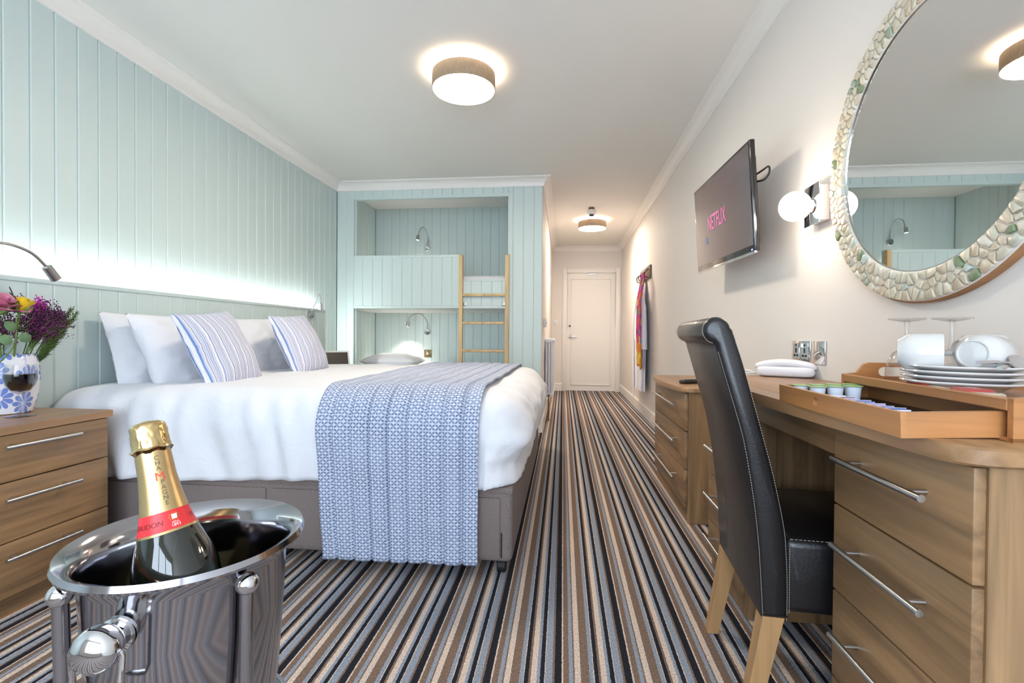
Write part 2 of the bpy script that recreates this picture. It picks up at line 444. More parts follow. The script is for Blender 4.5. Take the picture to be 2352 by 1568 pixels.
# inside of the alcove
wb = struct('wall_alcove_back', G().box(XL-.2, XP-.081, YA+TH, YA+.1, 0, ZC), 'paint_mint')
planks(wb, XL+.001, OX1, YA+TH, 0, ZC, '-y', first=-2.165)
planks(wl, YP+.07, YA, XL-TH, 0, ZC, '+x')
# corridor, far end, right-hand wall, wall behind the camera
struct('wall_corridor', G().box(XP-.08, XP, YP+TH, YD, 0, ZC), 'paint_wall')
struct('wall_right', G().box(XR, XR+.12, YB-.2, YD+.2, 0, ZC), 'paint_wall')
DX0, DX1, DZ = .035, .838, 1.975
struct('wall_far', G().box(XP-.1, DX0-.02, YD, YD+.1, 0, ZC).box(DX1+.02, XR, YD, YD+.1, 0, ZC).box(DX0-.02, DX1+.02, YD, YD+.1, DZ+.02, ZC), 'paint_wall')
WX0, WX1, WZ0, WZ1 = -1.42, .86, .42, 2.2
struct('wall_back', G().box(XL, WX0, YB-.12, YB, 0, ZC).box(WX1, XR, YB-.12, YB, 0, ZC).box(WX0, WX1, YB-.12, YB, 0, WZ0).box(WX0, WX1, YB-.12, YB, WZ1, ZC), 'paint_wall')
wn = struct('window_1', G().box(WX0, WX1, YB-.1, YB-.03, WZ0, WZ0+.06).box(WX0, WX1, YB-.1, YB-.03, WZ1-.06, WZ1)
            .box(WX0, WX0+.06, YB-.1, YB-.03, WZ0, WZ1).box(WX1-.06, WX1, YB-.1, YB-.03, WZ0, WZ1), 'plastic_white')
wx = [WX0+.06+(WX1-WX0-.12)*i/3 for i in range(4)]
for i in (1, 2): struct('mullion', G().box(wx[i]-.03, wx[i]+.03, YB-.1, YB-.03, WZ0+.06, WZ1-.06), 'plastic_white', wn)
for i in range(3): struct('pane', G().box(wx[i]+.02, wx[i+1]-.02, YB-.07, YB-.064, WZ0+.05, WZ1-.05), 'window_glass', wn)
struct('window_sill', G().box(WX0-.05, WX1+.05, YB-.03, YB+.14, WZ0-.03, WZ0), 'paint_white', wn)

# cornice: a cove with small fillets
def cove(sign=1):
    h, d = ZC-ZK, .078
    pts = [(0, 0), (.010, 0), (.012, .006)]
    for i in range(9):
        a = PI/2*i/8
        pts.append((.014+(d-.02)*(1-math.cos(a)), .010+(h-.022)*math.sin(a)))
    pts += [(d-.004, h-.008), (d, h-.006), (d, h), (0, h)]
    return pts
def cornice(name, a, b, pos, axis, sgn):
    g = G(); P = cove()
    def add(sa, mit):
        out = []
        for (o, z) in P:
            s = sa+mit*o
            out.append((pos+sgn*o, s, ZK+z) if axis == 1 else (s, pos+sgn*o, ZK+z))
        return out
    n = len(P); vs = add(*a)+add(*b)
    g.add(vs, [tuple(range(n)), tuple(range(2*n-1, n-1, -1))]+[(i, (i+1) % n, n+(i+1) % n, n+i) for i in range(n)])
    return struct(name, g, 'paint_white', smooth=True)
cornice('trim_1', (YB, 0), (YP, -1), XL, 1, 1)
cornice('trim_2', (XL, 1), (XP, 1), YP, 0, -1)
cornice('trim_3', (YP, -1), (YD, -1), XP, 1, 1)
cornice('trim_4', (XP, 1), (XR, -1), YD, 0, -1)
cornice('trim_5', (YB, 0), (YD, -1), XR, 1, -1)
# skirting boards
def skirt(name, axis, a, b, pos, out, h=.13, t=.016):
    poly = [(0, 0), (t, 0), (t, h-.012), (t-.008, h), (0, h)]
    g = G()
    if axis == 1:
        vs = [(pos+out*p, s, z) for s in (a, b) for p, z in poly]
    else: vs = [(s, pos+out*p, z) for s in (a, b) for p, z in poly]
    g.add(vs, [tuple(range(5)), tuple(range(9, 4, -1))]+[(i, (i+1) % 5, 5+(i+1) % 5, 5+i) for i in range(5)])
    return struct(name, g, 'paint_white')
skirt('baseboard_right', 1, YB, YD, XR, -1)
skirt('baseboard_corridor', 1, YP, YD, XP, 1)
skirt('baseboard_pillar', 0, OX1, XP+.016, YP, -1)
skirt('baseboard_far', 0, XP, DX0-.075, YD, -1)
# door at the end of the corridor
dr = struct('door_1', G().box(DX0, DX1, YD+.02, YD+.06, .008, DZ), 'paint_white')
fr = G()
for a, b, z0, z1 in ((DX0-.075, DX0, 0, DZ+.075), (DX1, DX1+.075, 0, DZ+.075), (DX0, DX1, DZ, DZ+.075)): fr.box(a, b, YD-.02, YD+.07, z0, z1, .005)
struct('door_frame', fr, 'paint_white', dr, True)
bd = G()
for a, b, z0, z1 in ((.10, .115, .10, 1.88), (.745, .76, .10, 1.88), (.10, .76, .10, .115), (.10, .76, 1.865, 1.88)): bd.box(a, b, YD+.008, YD+.02, z0, z1, .004)
struct('panel_moulding', bd, 'paint_white', dr, True)
hd = G(); hd.xf = Matrix.Translation((.085, YD+.02, .915)) @ Matrix.Rotation(PI/2, 4, 'X')
hd.lathe([(.027, 0), (.027, .006), (.012, .009), (.009, .045), (.009, .05)], n=24); hd.xf = None
hd.tube(spline([(.085, YD-.028, .915), (.12, YD-.032, .915), (.2, YD-.03, .912)], 5), .009)
struct('door_handle', hd, 'chrome', dr, True)
lk = G(); lk.xf = Matrix.Translation((.085, YD+.02, 1.09)) @ Matrix.Rotation(PI/2, 4, 'X'); lk.lathe([(.017, 0), (.017, .008), (.012, .02)], n=20)
struct('lock', lk, 'black_plastic', dr, True)
struct('closer_arm', G().box(.38, .52, YD+.0, YD+.02, 1.945, 1.968, .004), 'steel', dr)

# ================================================================== CEILING LIGHTS
def ceiling_lamp(loc, label, power):
    t = thing('ceiling_light', label, 'ceiling light', loc, group='round fabric ceiling lights', local=True)
    part('backplate', G().lathe([(.08, -.018), (.085, -.012), (.085, 0)], n=32), 'plastic_white', t)
    part('stem', G().lathe([(.02, -.05), (.02, -.018)], n=16), 'plastic_white', t)
    part('light_ring', G().lathe([(.03, -.080), (.105, -.080), (.105, -.070), (.03, -.070)], n=40), 'lamp_inner', t)
    part('lamp_shade', G().lathe([(.178, -.112), (.178, -.026), (.174, -.026), (.174, -.112), (.178, -.112)], n=64, cap=False), 'shade_fabric', t)
    part('diffuser', G().lathe([(.1735, -.107), (.1735, -.1125), (.10, -.116), (0, -.118)], n=64, cap=False), 'corridor_lamp_glow' if power else 'lamp_glow', t)
    return t
ceiling_lamp((-.580, 2.675, ZC), 'large taupe drum ceiling light above the bed', 0)
ceiling_lamp((.341, 6.25, ZC), 'smaller-looking taupe drum ceiling light in the corridor by the door', 1)
t = thing('smoke_detector', 'small white smoke detector on the corridor ceiling before the lamp', 'detector', (.30, 5.66, ZC), local=True)
part('base', G().lathe([(.03, -.025), (.034, -.02), (.034, 0)], n=24), 'bronze', t)
part('body', G().lathe([(.0, -.082), (.035, -.08), (.052, -.062), (.055, -.045), (.045, -.025)], n=28), 'plastic_white', t)
part('sensor', G().lathe([(.0, -.098), (.022, -.096), (.03, -.08)], n=24), 'rubber', t)

# ================================================================== BUNK ALCOVE
bb = thing('bunk_bed', 'built-in mint boarded bunk bed with guard panel in the alcove', 'bunk bed', (-1.3, YP, 1.19))
GX1 = -1.012
gp = part('guard_panel', G().box(OX0+.001, GX1, YP+TH, YP+.035, 1.178, 1.69), 'paint_mint', bb, smooth=False)
planks(gp, OX0+.001, GX1, YP+TH, 1.205, 1.672, '-y', first=-1.99)
part('guard_rail', G().box(OX0+.001, GX1+.004, YP-.004, YP+.04, 1.672, 1.70, .004), 'paint_mint', bb)
part('lower_rail', G().box(OX0+.001, OX1-.001, YP-.002, YP+.035, 1.178, 1.205, .004), 'paint_mint', bb)
part('guard_end', G().box(GX1, GX1+.018, YP+.0, YP+.06, 1.205, 1.70, .003), 'paint_mint', bb)
lp = part('low_panel', G().box(GX1+.018, OX1-.001, YP+TH, YP+.035, 1.205, 1.44), 'paint_mint', bb, smooth=False)
planks(lp, GX1+.018, OX1-.001, YP+TH, 1.205, 1.44, '-y', first=-.9)
part('low_rail', G().box(GX1+.018, OX1-.001, YP-.002, YP+.04, 1.44, 1.46, .004), 'paint_mint', bb)
part('deck', G().box(XL+.001, OX1-.002, YP+.035, YA-.001, 1.18, 1.26), 'paint_white', bb, smooth=False)
part('lower_deck', G().box(XL+.001, OX1-.002, YP+.02, YA-.001, .02, .34), 'paint_mint', bb, smooth=False)
solo('mattress', G().box(XL+.02, OX1-.01, YP+.05, YA-.02, 1.26, 1.505, .05, 4), 'cotton', 'thin white mattress on the upper bunk behind the ladder', 'mattress', (-1.4, 5, 1.26))
solo('mattress', G().box(XL+.02, OX1-.01, YP+.05, YA-.02, .34, .56, .05, 4), 'cotton', 'white mattress on the lower bunk under the pillow', 'mattress', (-1.4, 5, .34))
ld = thing('bunk_ladder', 'pale wooden ladder hooked on the bunk bed front', 'ladder', (-.775, YP-.03, 0))
for x in (-.995, -.548):
    poly = [(YP-.045+.0225*(1-math.cos(a)), 1.672+.0225*math.sin(a)) for a in [PI*i/10 for i in range(11)]]
    poly = [(YP-.045, 0)]+[(y, z) for y, z in poly]+[(YP-.0, 0)]
    part('rail', G().prism(poly, x-.018, x+.018, 0), 'ladder_wood', ld)
for z in (.236, .503, .771, 1.038, 1.307): part('rung', G().box(-.978, -.566, YP-.04, YP-.012, z-.013, z+.013, .006), 'ladder_wood', ld)
for x in (-.962, -.584): part('bracket', G().box(x-.017, x+.017, YP-.014, YP-.003, 1.205, 1.235, .003), 'chrome', ld)
def soft_noise(p, s, seed=0): return noise.noise(Vector((p[0]*s+seed, p[1]*s-seed*.7, p[2]*s+seed*.3)))
def pillow_geo(W, H, T, seed=0, pinch=.06, n=26, flange=0, wr=.006):
    """pillow lying in local xy with thickness along z"""
    g = G()
    for sg in (1, -1):
        def fn(a, b):
            u, v = 2*a-1, 2*b-1
            x = u*W/2*(1-pinch*(1-v*v)); y = v*H/2*(1-pinch*(1-u*u))
            fu = max(0, 1-abs(u)**2.6); fv = max(0, 1-abs(v)**2.6)
            t = T/2*(fu*fv)**.55
            z = sg*t
            q = soft_noise((x, y, sg), 9, seed)*wr*2*min(1, t/(T*.2)) + soft_noise((x, y*2.2, sg), 22, seed+4)*wr*min(1, t/(T*.2))
            r = 1+.25*wr*soft_noise((u, v, 0), 3, seed)
            return (x*r, y*r, z+q), (a, b)
        g.grid(fn, n, n)
    if flange:
        k = W/2; h = H/2
    return g
def lean(geo, loc, rx=0, ry=0, rz=0):
    """place a local xy pillow standing against the headboard: local x->world y, local y->up"""
    base = Matrix(((0, 0, 1, 0), (1, 0, 0, 0), (0, 1, 0, 0), (0, 0, 0, 1)))
    mt = Matrix.Translation(loc) @ Matrix.Rotation(rz, 4, 'Z') @ Matrix.Rotation(ry, 4, 'Y') @ Matrix.Rotation(rx, 4, 'X') @ base
    geo.v = [tuple(mt @ Vector(p)) for p in geo.v]
    return geo
g = pillow_geo(.62, .42, .16, 3); g.v = [(x-1.86, y+5.06, z+.635) for x, y, z in g.v]
solo('pillow', g, 'cotton', 'white pillow lying on the lower bunk mattress', 'pillow', (-1.86, 5.06, .6))

# reading lights with goosenecks
def reading_light(label, base, nrm, neck, head_dir, lit=True, spot=0):
    t = thing('reading_light', label, 'reading light', base, group='chrome gooseneck reading lights')
    nv = Vector(nrm); q = Vector((0, 0, 1)).rotation_difference(nv).to_matrix().to_4x4()
    g = G(); g.xf = Matrix.Translation(base) @ q; g.lathe([(.036, 0), (.036, .022), (.032, .026), (0, .027)], n=28); part('wall_mount', g, 'chrome', t)
    g = G(); g.xf = Matrix.Translation(Vector(base)+nv*.027+Vector((0, 0, -.016))) @ q; g.lathe([(.006, 0), (.005, .004), (0, .004)], n=12); part('switch', g, 'black_plastic', t)
    part('gooseneck', G().tube(spline(neck, 7), .0055, 10), 'steel', t)
    d = Vector(head_dir).normalized(); e = Vector(neck[-1]); q2 = Vector((0, 0, 1)).rotation_difference(d).to_matrix().to_4x4()
    g = G(); g.xf = Matrix.Translation(e-d*.006) @ q2; g.lathe([(.006, 0), (.017, .004), (.018, .062), (.0165, .062), (.0165, .054)], n=24, cap=False); hd = part('lamp_head', g, 'steel', t)
    g = G(); g.xf = Matrix.Translation(e+d*.047) @ q2; g.lathe([(.0165, 0), (.0165, .006), (0, .008)], n=24); part('lens', g, 'reading_glow' if lit else 'plastic_white', hd)
    if spot:
        l = bpy.data.lights.new('reading_beam', 'SPOT'); l.energy = spot*3.2; l.spot_size = R(110); l.spot_blend = .8; l.color = (1, .93, .78); l.shadow_soft_size = .015
        o = bpy.data.objects.new('reading_beam', l); COL.objects.link(o); o.parent = t
        o.location = e+d*.066-Vector(base); o.rotation_euler = Vector((0, 0, -1)).rotation_difference(d).to_euler()
    return t
b = (-1.62, YA, 1.945)
reading_light('lit chrome reading light on the upper bunk back wall', b, (0, -1, 0), [(b[0]+.005, YA-.03, 1.97), (b[0]+.02, YA-.06, 2.05), (b[0]-.005, YA-.10, 2.16), (b[0]-.05, YA-.13, 2.15), (b[0]-.072, YA-.14, 2.07)], (-.1, -.1, -1), spot=5)
b = (-1.615, YA, .955)
reading_light('lit chrome reading light on the lower bunk back wall', b, (0, -1, 0), [(b[0], YA-.03, .98), (b[0]+.01, YA-.07, 1.08), (b[0]-.06, YA-.12, 1.165), (b[0]-.16, YA-.15, 1.14), (b[0]-.185, YA-.16, 1.07)], (-.08, -.1, -1), spot=5)
# brass plate with a switch on the lower bunk back wall
t = thing('light_switch', 'bronze switch plate on the lower bunk back wall', 'switch', (-1.61, YA, .70))
part('plate', G().box(-1.655, -1.565, YA-.007, YA, .655, .745, .003), 'bronze', t)
part('toggle', G().box(-1.62, -1.60, YA-.02, YA-.005, .69, .712, .004), 'plastic_white', t)

# ================================================================== HEADBOARD AND ITS LIGHTS
HX, HZ, HY0, HY1 = -2.165, 1.14, .55, 4.135
hb = thing('headboard', 'long mint boarded headboard panel along the left wall', 'headboard', (XL, 2.3, 0))
bk = part('backing', G().box(HX-.03, HX-TH, HY0, HY1-.02, 0, HZ-.02), 'paint_mint', hb, smooth=False)
planks(bk, HY0, HY1-.022, HX-TH, 0, HZ-.02, '+x', first=.61)
part('cap', G().box(HX-.045, HX+.006, HY0, HY1, HZ-.02, HZ, .003), 'paint_mint', hb)
part('end_board', G().box(HX-.045, HX+.004, HY1-.022, HY1, 0, HZ-.02, .003), 'paint_mint', hb)
part('bracket', G().box(XL, HX-.03, HY0, HY1-.1, .75, .78), 'paint_mint', hb, smooth=False)
led = thing('led_strip', 'glowing white light strip hidden behind the headboard', 'light strip', (XL+.03, 2.3, 1.0))
part('strip', G().box(HX-.049, HX-.046, HY0+.02, HY1-.05, 1.062, 1.108), 'led_glow', led, smooth=False)
part('end_strip', G().box(XL+.014, XL+.026, HY1-.03, HY1-.008, .62, 1.10), 'led_glow', led, smooth=False)
b = (HX, 1.50, 1.07)
reading_light('chrome gooseneck reading light on the headboard above the vase', b, (1, 0, 0), [(HX+.02, 1.50, 1.09), (HX+.05, 1.49, 1.16), (HX+.075, 1.50, 1.225), (HX+.10, 1.555, 1.245), (HX+.115, 1.63, 1.225), (HX+.12, 1.685, 1.175)], (0, .62, -.78), False)
b = (HX, 3.86, 1.085)
reading_light('chrome reading light at the far end of the headboard', b, (1, 0, 0), [(HX+.02, 3.86, 1.11), (HX+.05, 3.868, 1.19), (HX+.07, 3.872, 1.255), (HX+.09, 3.866, 1.25), (HX+.098, 3.86, 1.18)], (0, 0, -1), False)

# ================================================================== BED
BX0, BX1, BY0, BY1 = -2.15, -.19, 1.785, 3.605
bed = thing('bed', 'wide grey-brown upholstered divan bed base on black castors', 'bed', (-1.2, 2.7, 0))
part('divan_base', G().box(BX0, BX1, BY0, BY1, .055, .345, .022, 3), 'divan_fabric', bed)
part('top_border', G().box(BX0, BX1+.003, BY0-.003, BY1+.003, .312, .346, .012, 2), 'divan_fabric', bed)
for a, b in ((-1.16, -.236), (-2.13, -1.18)):
    d = part('drawer_front', G().box(a, b, BY0-.008, BY0+.01, .078, .304, .006, 2), 'divan_fabric', bed)
part('drawer_gap', G().box(-.2335, -.2285, BY0-.002, BY0+.004, .075, .17), 'dark_gap', bed, smooth=False)
for x, y in ((-.235, 1.835), (-2.05, 1.835), (-.235, 3.55), (-2.05, 3.55), (-1.17, 1.835)):
    g = G(); g.xf = Matrix.Translation((x, y, .027)) @ Matrix.Rotation(PI/2, 4, 'Y'); g.lathe([(.018, -.018), (.027, -.014), (.027, .014), (.018, .018)], n=24)
    g.xf = None; g.box(x-.022, x+.022, y-.012, y+.02, .038, .056, .004); part('castor', g, 'rubber', bed)
solo('mattress', G().box(BX0+.01, BX1-.02, BY0+.012, BY1-.012, .347, .60, .05, 4), 'cotton', 'thick white mattress on the divan bed under the duvet', 'mattress', (-1.2, 2.7, .347))
# cloth draped over the bed: flat top, rounded shoulders, hanging sides
DT, DR = .692, .165
EX, EY0, EY1 = -.295, 1.925, 3.465      # where the flat top ends
def drape(x, y, lift=0, puff=1):
    """x, y measured along the cloth -> point in space"""
    dx = max(0, x-EX); dy = (y-EY0) if y < EY0 else (y-EY1 if y > EY1 else 0)
    d = math.hypot(dx, dy)
    z = DT-.02*((x+1.2)/1.1)**4*(1 if x < -1.2 else 0)+.006*soft_noise((x, y, 0), 2.3, 2)
    if d < 1e-6: return Vector((x, y, z+lift)), 0, Vector((0, 0, 1))
    ux, uy = dx/d, dy/d
    a = d/DR; amax = PI/2 + (.25*ux*ux)
    if a < amax: out = DR*math.sin(a); drop = DR*(1-math.cos(a)); nr = Vector((ux*math.sin(a), uy*math.sin(a), math.cos(a)))
    else:
        rest = d-DR*amax
        out = DR*math.sin(amax)+rest*math.cos(amax); drop = DR*(1-math.cos(amax))+rest*math.sin(amax)
        nr = Vector((ux*math.sin(amax), uy*math.sin(amax), math.cos(amax)))
    p = Vector((min(x, EX)+ux*out, min(max(y, EY0), EY1)+uy*out, z-drop))
    return p+nr*lift, d, nr
NX, NY = 150, 130
XC0, XC1 = -2.13, EX+.43
YC0, YC1 = EY0-.45, EY1+.44
CUT = []
def duvet(a, b):
    x = XC0+(XC1-XC0)*a; y = YC0+(YC1-YC0)*b
    # keep corners from reaching too low
    dx = max(0, x-EX); dy = max(0, EY0-y, y-EY1); d = math.hypot(dx, dy)
    lim = .44+.02*soft_noise((math.atan2(dx, dy), 0, 0), 2.5, 9); cut = dx > 0 and dy > 0 and d > lim
    if cut: s = lim/d; x = EX+dx*s; y = (EY0-dy*s) if y < EY0 else (EY1+dy*s)
    CUT.append(cut)
    p, d, nr = drape(x, y)
    side = min(1, d/.25)
    if y < EY0 and x < EX:
        f = x*1.0+.35*(y-EY0)
        w = soft_noise((f*1.6, 0, y*.5), 6.5, 1)*.040+soft_noise((f, y*.3, 0), 13, 5)*.015
        w *= 1-.75*min(1, max(0, (x+1.06)/.1))*min(1, max(0, (-.24-x)/.06))
        p += nr*(w*side)
        p.z -= .018*side*soft_noise((x, 0, 0), 2.2, 8)+.02*side*max(0, (-1.5-x))
    elif x >= EX:
        w = soft_noise((p.y*1.3, p.z*2.2, p.x), 5, 3)*.026+soft_noise((p.y, p.z*1.5, 1), 14, 6)*.010
        p += nr*(w*side)
    p += nr*(soft_noise((x*1.4, y*.8, 0), 6, 11)*.007*(1-side)+soft_noise((x*1.0-y*.5, y*.6, 2), 15, 21)*.0035)
    return p, (x, y)
g = G().grid(duvet, NX, NY); g.f = [f for f in g.f if sum(CUT[i] for i in f) < 4]
dv = solo('duvet', g, 'cotton', 'puffy white duvet covering the double bed', 'duvet', (-1.2, 2.7, .6), angle=80)
sm = dv.modifiers.new('thickness', 'SOLIDIFY'); sm.thickness = .018; sm.offset = -1
# quilted runner across the foot of the bed
def runner(a, b):
    x = -.962+.648*a; y0, y1 = EY0-.735, EY1+.45
    y = y0+(y1-y0)*b
    p, d, nr = drape(x, y)
    q = min(1, abs(math.sin(PI*(a*8.6+.25)))*2.0)**.6
    p += nr*(.008+.018*q+soft_noise((x*2, y*2, 0), 4, 31)*.006)
    if y < EY0: p.x += .045*min(1, d/.7)*(1-a); p.z += .010*a*min(1, d/.5); p.y -= .006*soft_noise((x, p.z, 0), 6, 4)*min(1, d/.3)
    return p, (x, y)
rn = solo('bed_runner', G().grid(runner, 110, 170), 'runner_print', 'blue and white leaf-patterned quilted runner across the bed foot', 'bed runner', (-.7, 2.7, .7), angle=80)
sm = rn.modifiers.new('thickness', 'SOLIDIFY'); sm.thickness = .010; sm.offset = -1
# pillows and cushions
def put_pillow(label, loc, W, H, T, seed, ry, rz=0, rx=0):
    solo('pillow', lean(pillow_geo(W, H, T, seed, .05, 40, wr=.008), loc, rx, ry, rz), 'cotton', label, 'pillow', loc, 'white pillows on the bed', angle=70)
put_pillow('white pillow upright against the headboard, nearest the vase', (-2.062, 2.325, .812), .73, .42, .15, 1, -.26)
put_pillow('white pillow leaning in front of the nearest back pillow', (-1.925, 2.345, .812), .73, .44, .17, 2, -.40, .03, .02)
put_pillow('white pillow upright against the headboard, nearest the alcove', (-2.062, 3.08, .812), .73, .42, .15, 5, -.26)
put_pillow('white pillow leaning behind the cushion nearest the alcove', (-1.93, 2.99, .822), .73, .44, .17, 6, -.40, 0, .05)
def cushion(label, loc, seed, ry, rz, rx):
    t = thing('cushion', label, 'cushion', loc, group='striped cushions')
    g = lean(pillow_geo(.43, .41, .15, seed, .05, 34, wr=.004), loc, rx, ry, rz); part('cover', g, 'cushion_stripe', t, angle=70)
    g = G(); pts = []
    for i in range(13):
        v = -1+2*i/12; pts.append((-.215*(1-.05*(1-v*v))-.001, v*.2, .004*math.sin(i*2.1)))
    g.tube(spline(pts, 3), .006, 8); part('piping', lean(g, loc, rx, ry, rz), 'cushion_stripe', t)
cushion('blue and white striped cushion nearest the vase', (-1.665, 2.165, .835), 12, -.42, .08, .10)
cushion('blue and white striped cushion nearest the tablet', (-1.665, 2.87, .85), 15, -.42, .04, .06)

# ================================================================== WOODEN DRAWER UNITS
def bar_handle(name, parent, x, y0, y1, z, out):
    """steel bar handle along y standing off a front at x; out = -1 or +1"""
    xo = x+out*.032; g = G().tube([(xo, y0, z), (xo, y1, z)], .0062, 14)
    L = y1-y0
    for y in (y0+L*.15, y1-L*.15): g.tube([(x, y, z), (xo, y, z)], .0045, 10)
    return part(name, g, 'steel', parent)
def rounded_poly(x0, x1, y0, y1, bow, r, out, n=8):
    """top outline (x, y): straight back, bowed front with rounded front corners"""
    pts = []
    fx = x0 if out < 0 else x1; bx = x1 if out < 0 else x0
    pts.append((bx, y0))
    ys = sorted([y0+(y1-y0)*i/24 for i in range(1, 24)]+[y0+r*(1-math.cos(PI/2*i/8)) for i in range(9)]+[y1-r*(1-math.cos(PI/2*i/8)) for i in range(9)])
    for y in ys:
        t = (y-y0)/(y1-y0); x = fx+out*bow*math.sin(PI*t)
        e = min(y-y0, y1-y)
        if e < r: x -= out*(r-math.sqrt(max(0, r*r-(r-e)**2)))
        pts.append((x, y))
    pts.append((bx, y1))
    return pts
def top_board(g, poly, z0, z1):
    n = len(poly); e = .004
    cx = sum(p[0] for p in poly)/n; cy = sum(p[1] for p in poly)/n
    def ring(s, z): return [(cx+(x-cx)*s, cy+(y-cy)*s, z) for x, y in poly]
    vs = ring(.99, z0)+ring(1, z0+e)+ring(1, z1-e)+ring(.99, z1)
    fs = [tuple(range(n-1, -1, -1)), tuple(range(3*n, 4*n))]
    for k in range(3):
        for i in range(n): fs.append((k*n+i, k*n+(i+1) % n, (k+1)*n+(i+1) % n, (k+1)*n+i))
    return g.add(vs, fs)
def carcass(root, x0, x1, y0, y1, z1, out):
    """sides, back, plinth; front is on the out side"""
    for y in (y0, y1-.018): part('side_panel', G().box(x0, x1, y, y+.018, 0, z1, .0015, 1), 'oak_upright', root)
    bx = x1 if out < 0 else x0
    part('back_panel', G().box(min(bx, bx+out*.012), max(bx, bx+out*.012), y0+.018, y1-.018, .02, z1), 'oak_upright', root, smooth=False)
def drawers(root, xf, y0, y1, zs, out, hl, mat='oak_along', depth=.3, zoff=.0):
    """xf = outer face of the fronts; zs = list of (z0, z1)"""
    for z0, z1 in zs:
        a, b = (xf, xf+.018) if out < 0 else (xf-.018, xf)
        d = part('drawer', G().box(a, b, y0+.002, y1-.002, z0+.0018, z1-.0018, .003, 2), mat, root)
        yc = (y0+y1)/2; zh = z0+(z1-z0)*.62+zoff
        bar_handle('handle', d, xf, yc-hl/2, yc+hl/2, zh, out)
# bedside chest by the near side of the bed
bc = thing('bedside_chest', 'oak bedside chest with three drawers under the vase', 'bedside table', (-1.98, 1.4, 0))
carcass(bc, -2.15, -1.782, 1.17, 1.672, .592, 1)
part('top', top_board(G(), rounded_poly(-2.155, -1.75, 1.155, 1.687, .0, .012, 1), .592, .617), 'oak_top', bc)
part('plinth', G().box(-1.80, -1.782, 1.188, 1.654, 0, .065), 'oak_along', bc, smooth=False)
drawers(bc, -1.760, 1.172, 1.670, ((.067, .244), (.244, .437), (.437, .590)), 1, .235, zoff=.022)
# far bedside table behind the bed
fb = thing('bedside_table', 'oak bedside table by the alcove carrying the tablet', 'bedside table', (-1.98, 3.9, 0))
carcass(fb, -2.15, -1.762, 3.64, 4.12, .592, 1)
part('top', top_board(G(), rounded_poly(-2.155, -1.73, 3.63, 4.16, .0, .012, 1), .592, .617), 'oak_top', fb)
drawers(fb, -1.742, 3.642, 4.118, ((.067, .244), (.244, .437), (.437, .590)), 1, .235)
tb = thing('tablet', 'white-framed tablet standing on the far bedside table', 'tablet', (-1.93, 3.80, .617), 0)
mt = Matrix.Translation((-1.905, 3.82, .621)) @ Matrix.Rotation(R(-52), 4, 'Z') @ Matrix.Rotation(-.38, 4, 'Y')
g = G(); g.xf = mt; g.box(-.007, 0, -.12, .12, 0, .17, .004, 2); part('case', g, 'plastic_white', tb)
g = G(); g.xf = mt; g.box(.0, .0012, -.105, .105, .018, .155); part('screen', g, 'tablet_black', tb, smooth=False)
g = G(); g.xf = mt; g.tube([(-.006, 0, .12), (-.10, 0, -.052)], .004); part('stand', g, 'plastic_white', tb)
# chest of drawers beyond the desk
cd = thing('chest_of_drawers', 'low oak chest of drawers against the right wall beyond the desk', 'chest', (.76, 2.8, 0))
carcass(cd, .608, .912, 2.414, 3.19, .645, -1)
part('top', top_board(G(), rounded_poly(.578, .925, 2.395, 3.215, .035, .05, -1), .645, .669), 'oak_top', cd)
part('plinth', G().box(.61, .628, 2.432, 3.172, 0, .078), 'oak_along', cd, smooth=False)
drawers(cd, .590, 2.416, 3.188, ((.080, .266), (.266, .453), (.453, .643)), -1, .56)
# desk with two drawer pedestals
dk = thing('desk', 'oak dressing desk with two drawer pedestals against the right wall', 'desk', (.75, 1.35, 0))
DZT = .768
part('desktop', top_board(G(), rounded_poly(.548, .925, .715, 2.0, .035, .05, -1), DZT-.028, DZT), 'oak_top', dk)
for a, b in ((.735, 1.092), (1.62, 1.978)):
    p = part('pedestal', G().box(.594, .90, a, a+.018, 0, DZT-.028, .0015, 1).box(.594, .90, b-.018, b, 0, DZT-.028, .0015, 1).box(.886, .90, a+.018, b-.018, .02, DZT-.028).box(.60, .615, a+.018, b-.018, 0, .07), 'oak_upright', dk)
    drawers(p, .576, a+.002, b-.002, ((.072, .196), (.196, .382), (.382, .566), (.566, .738)), -1, .245)
part('apron', G().box(.594, .612, 1.092, 1.62, .66, DZT-.028, .002, 1), 'oak_along', dk)
part('modesty_panel', G().box(.88, .895, 1.092, 1.62, .3, DZT-.028), 'oak_along', dk, smooth=False)
rc = thing('remote_control', 'small black remote control on the low chest', 'remote', (.70, 2.66, .669), R(25), local=True)
part('body', G().box(-.09, .09, -.022, .022, 0, .02, .008, 3), 'black_plastic', rc)
for i in range(5): part('button', G().box(-.06+i*.02, -.048+i*.02, -.008, .008, .019, .022, .001, 1), 'rubber', rc)

# ================================================================== LEATHER CHAIR
ch = thing('dining_chair', 'black leather scroll-back chair with stitched seams tucked at the desk', 'chair', (.456, 1.15, 0), R(-4.6), local=True)
CW = .42
rear = [(.270, .002), (.35, -.003), (.437, -.009), (.548, -.022), (.681, -.045), (.781, -.073), (.885, -.103)]
front = [(.270, .058), (.35, .058), (.437, .054), (.496, .047), (.606, .024), (.732, -.009), (.854, -.042), (.935, -.068)]
def smooth2(pts, n=6): return [(p[0], p[1]) for p in spline([(a, b, 0) for a, b in pts], n)]
rr = [(x, z) for z, x in smooth2(rear)]; ff = [(x, z) for z, x in smooth2(front)]
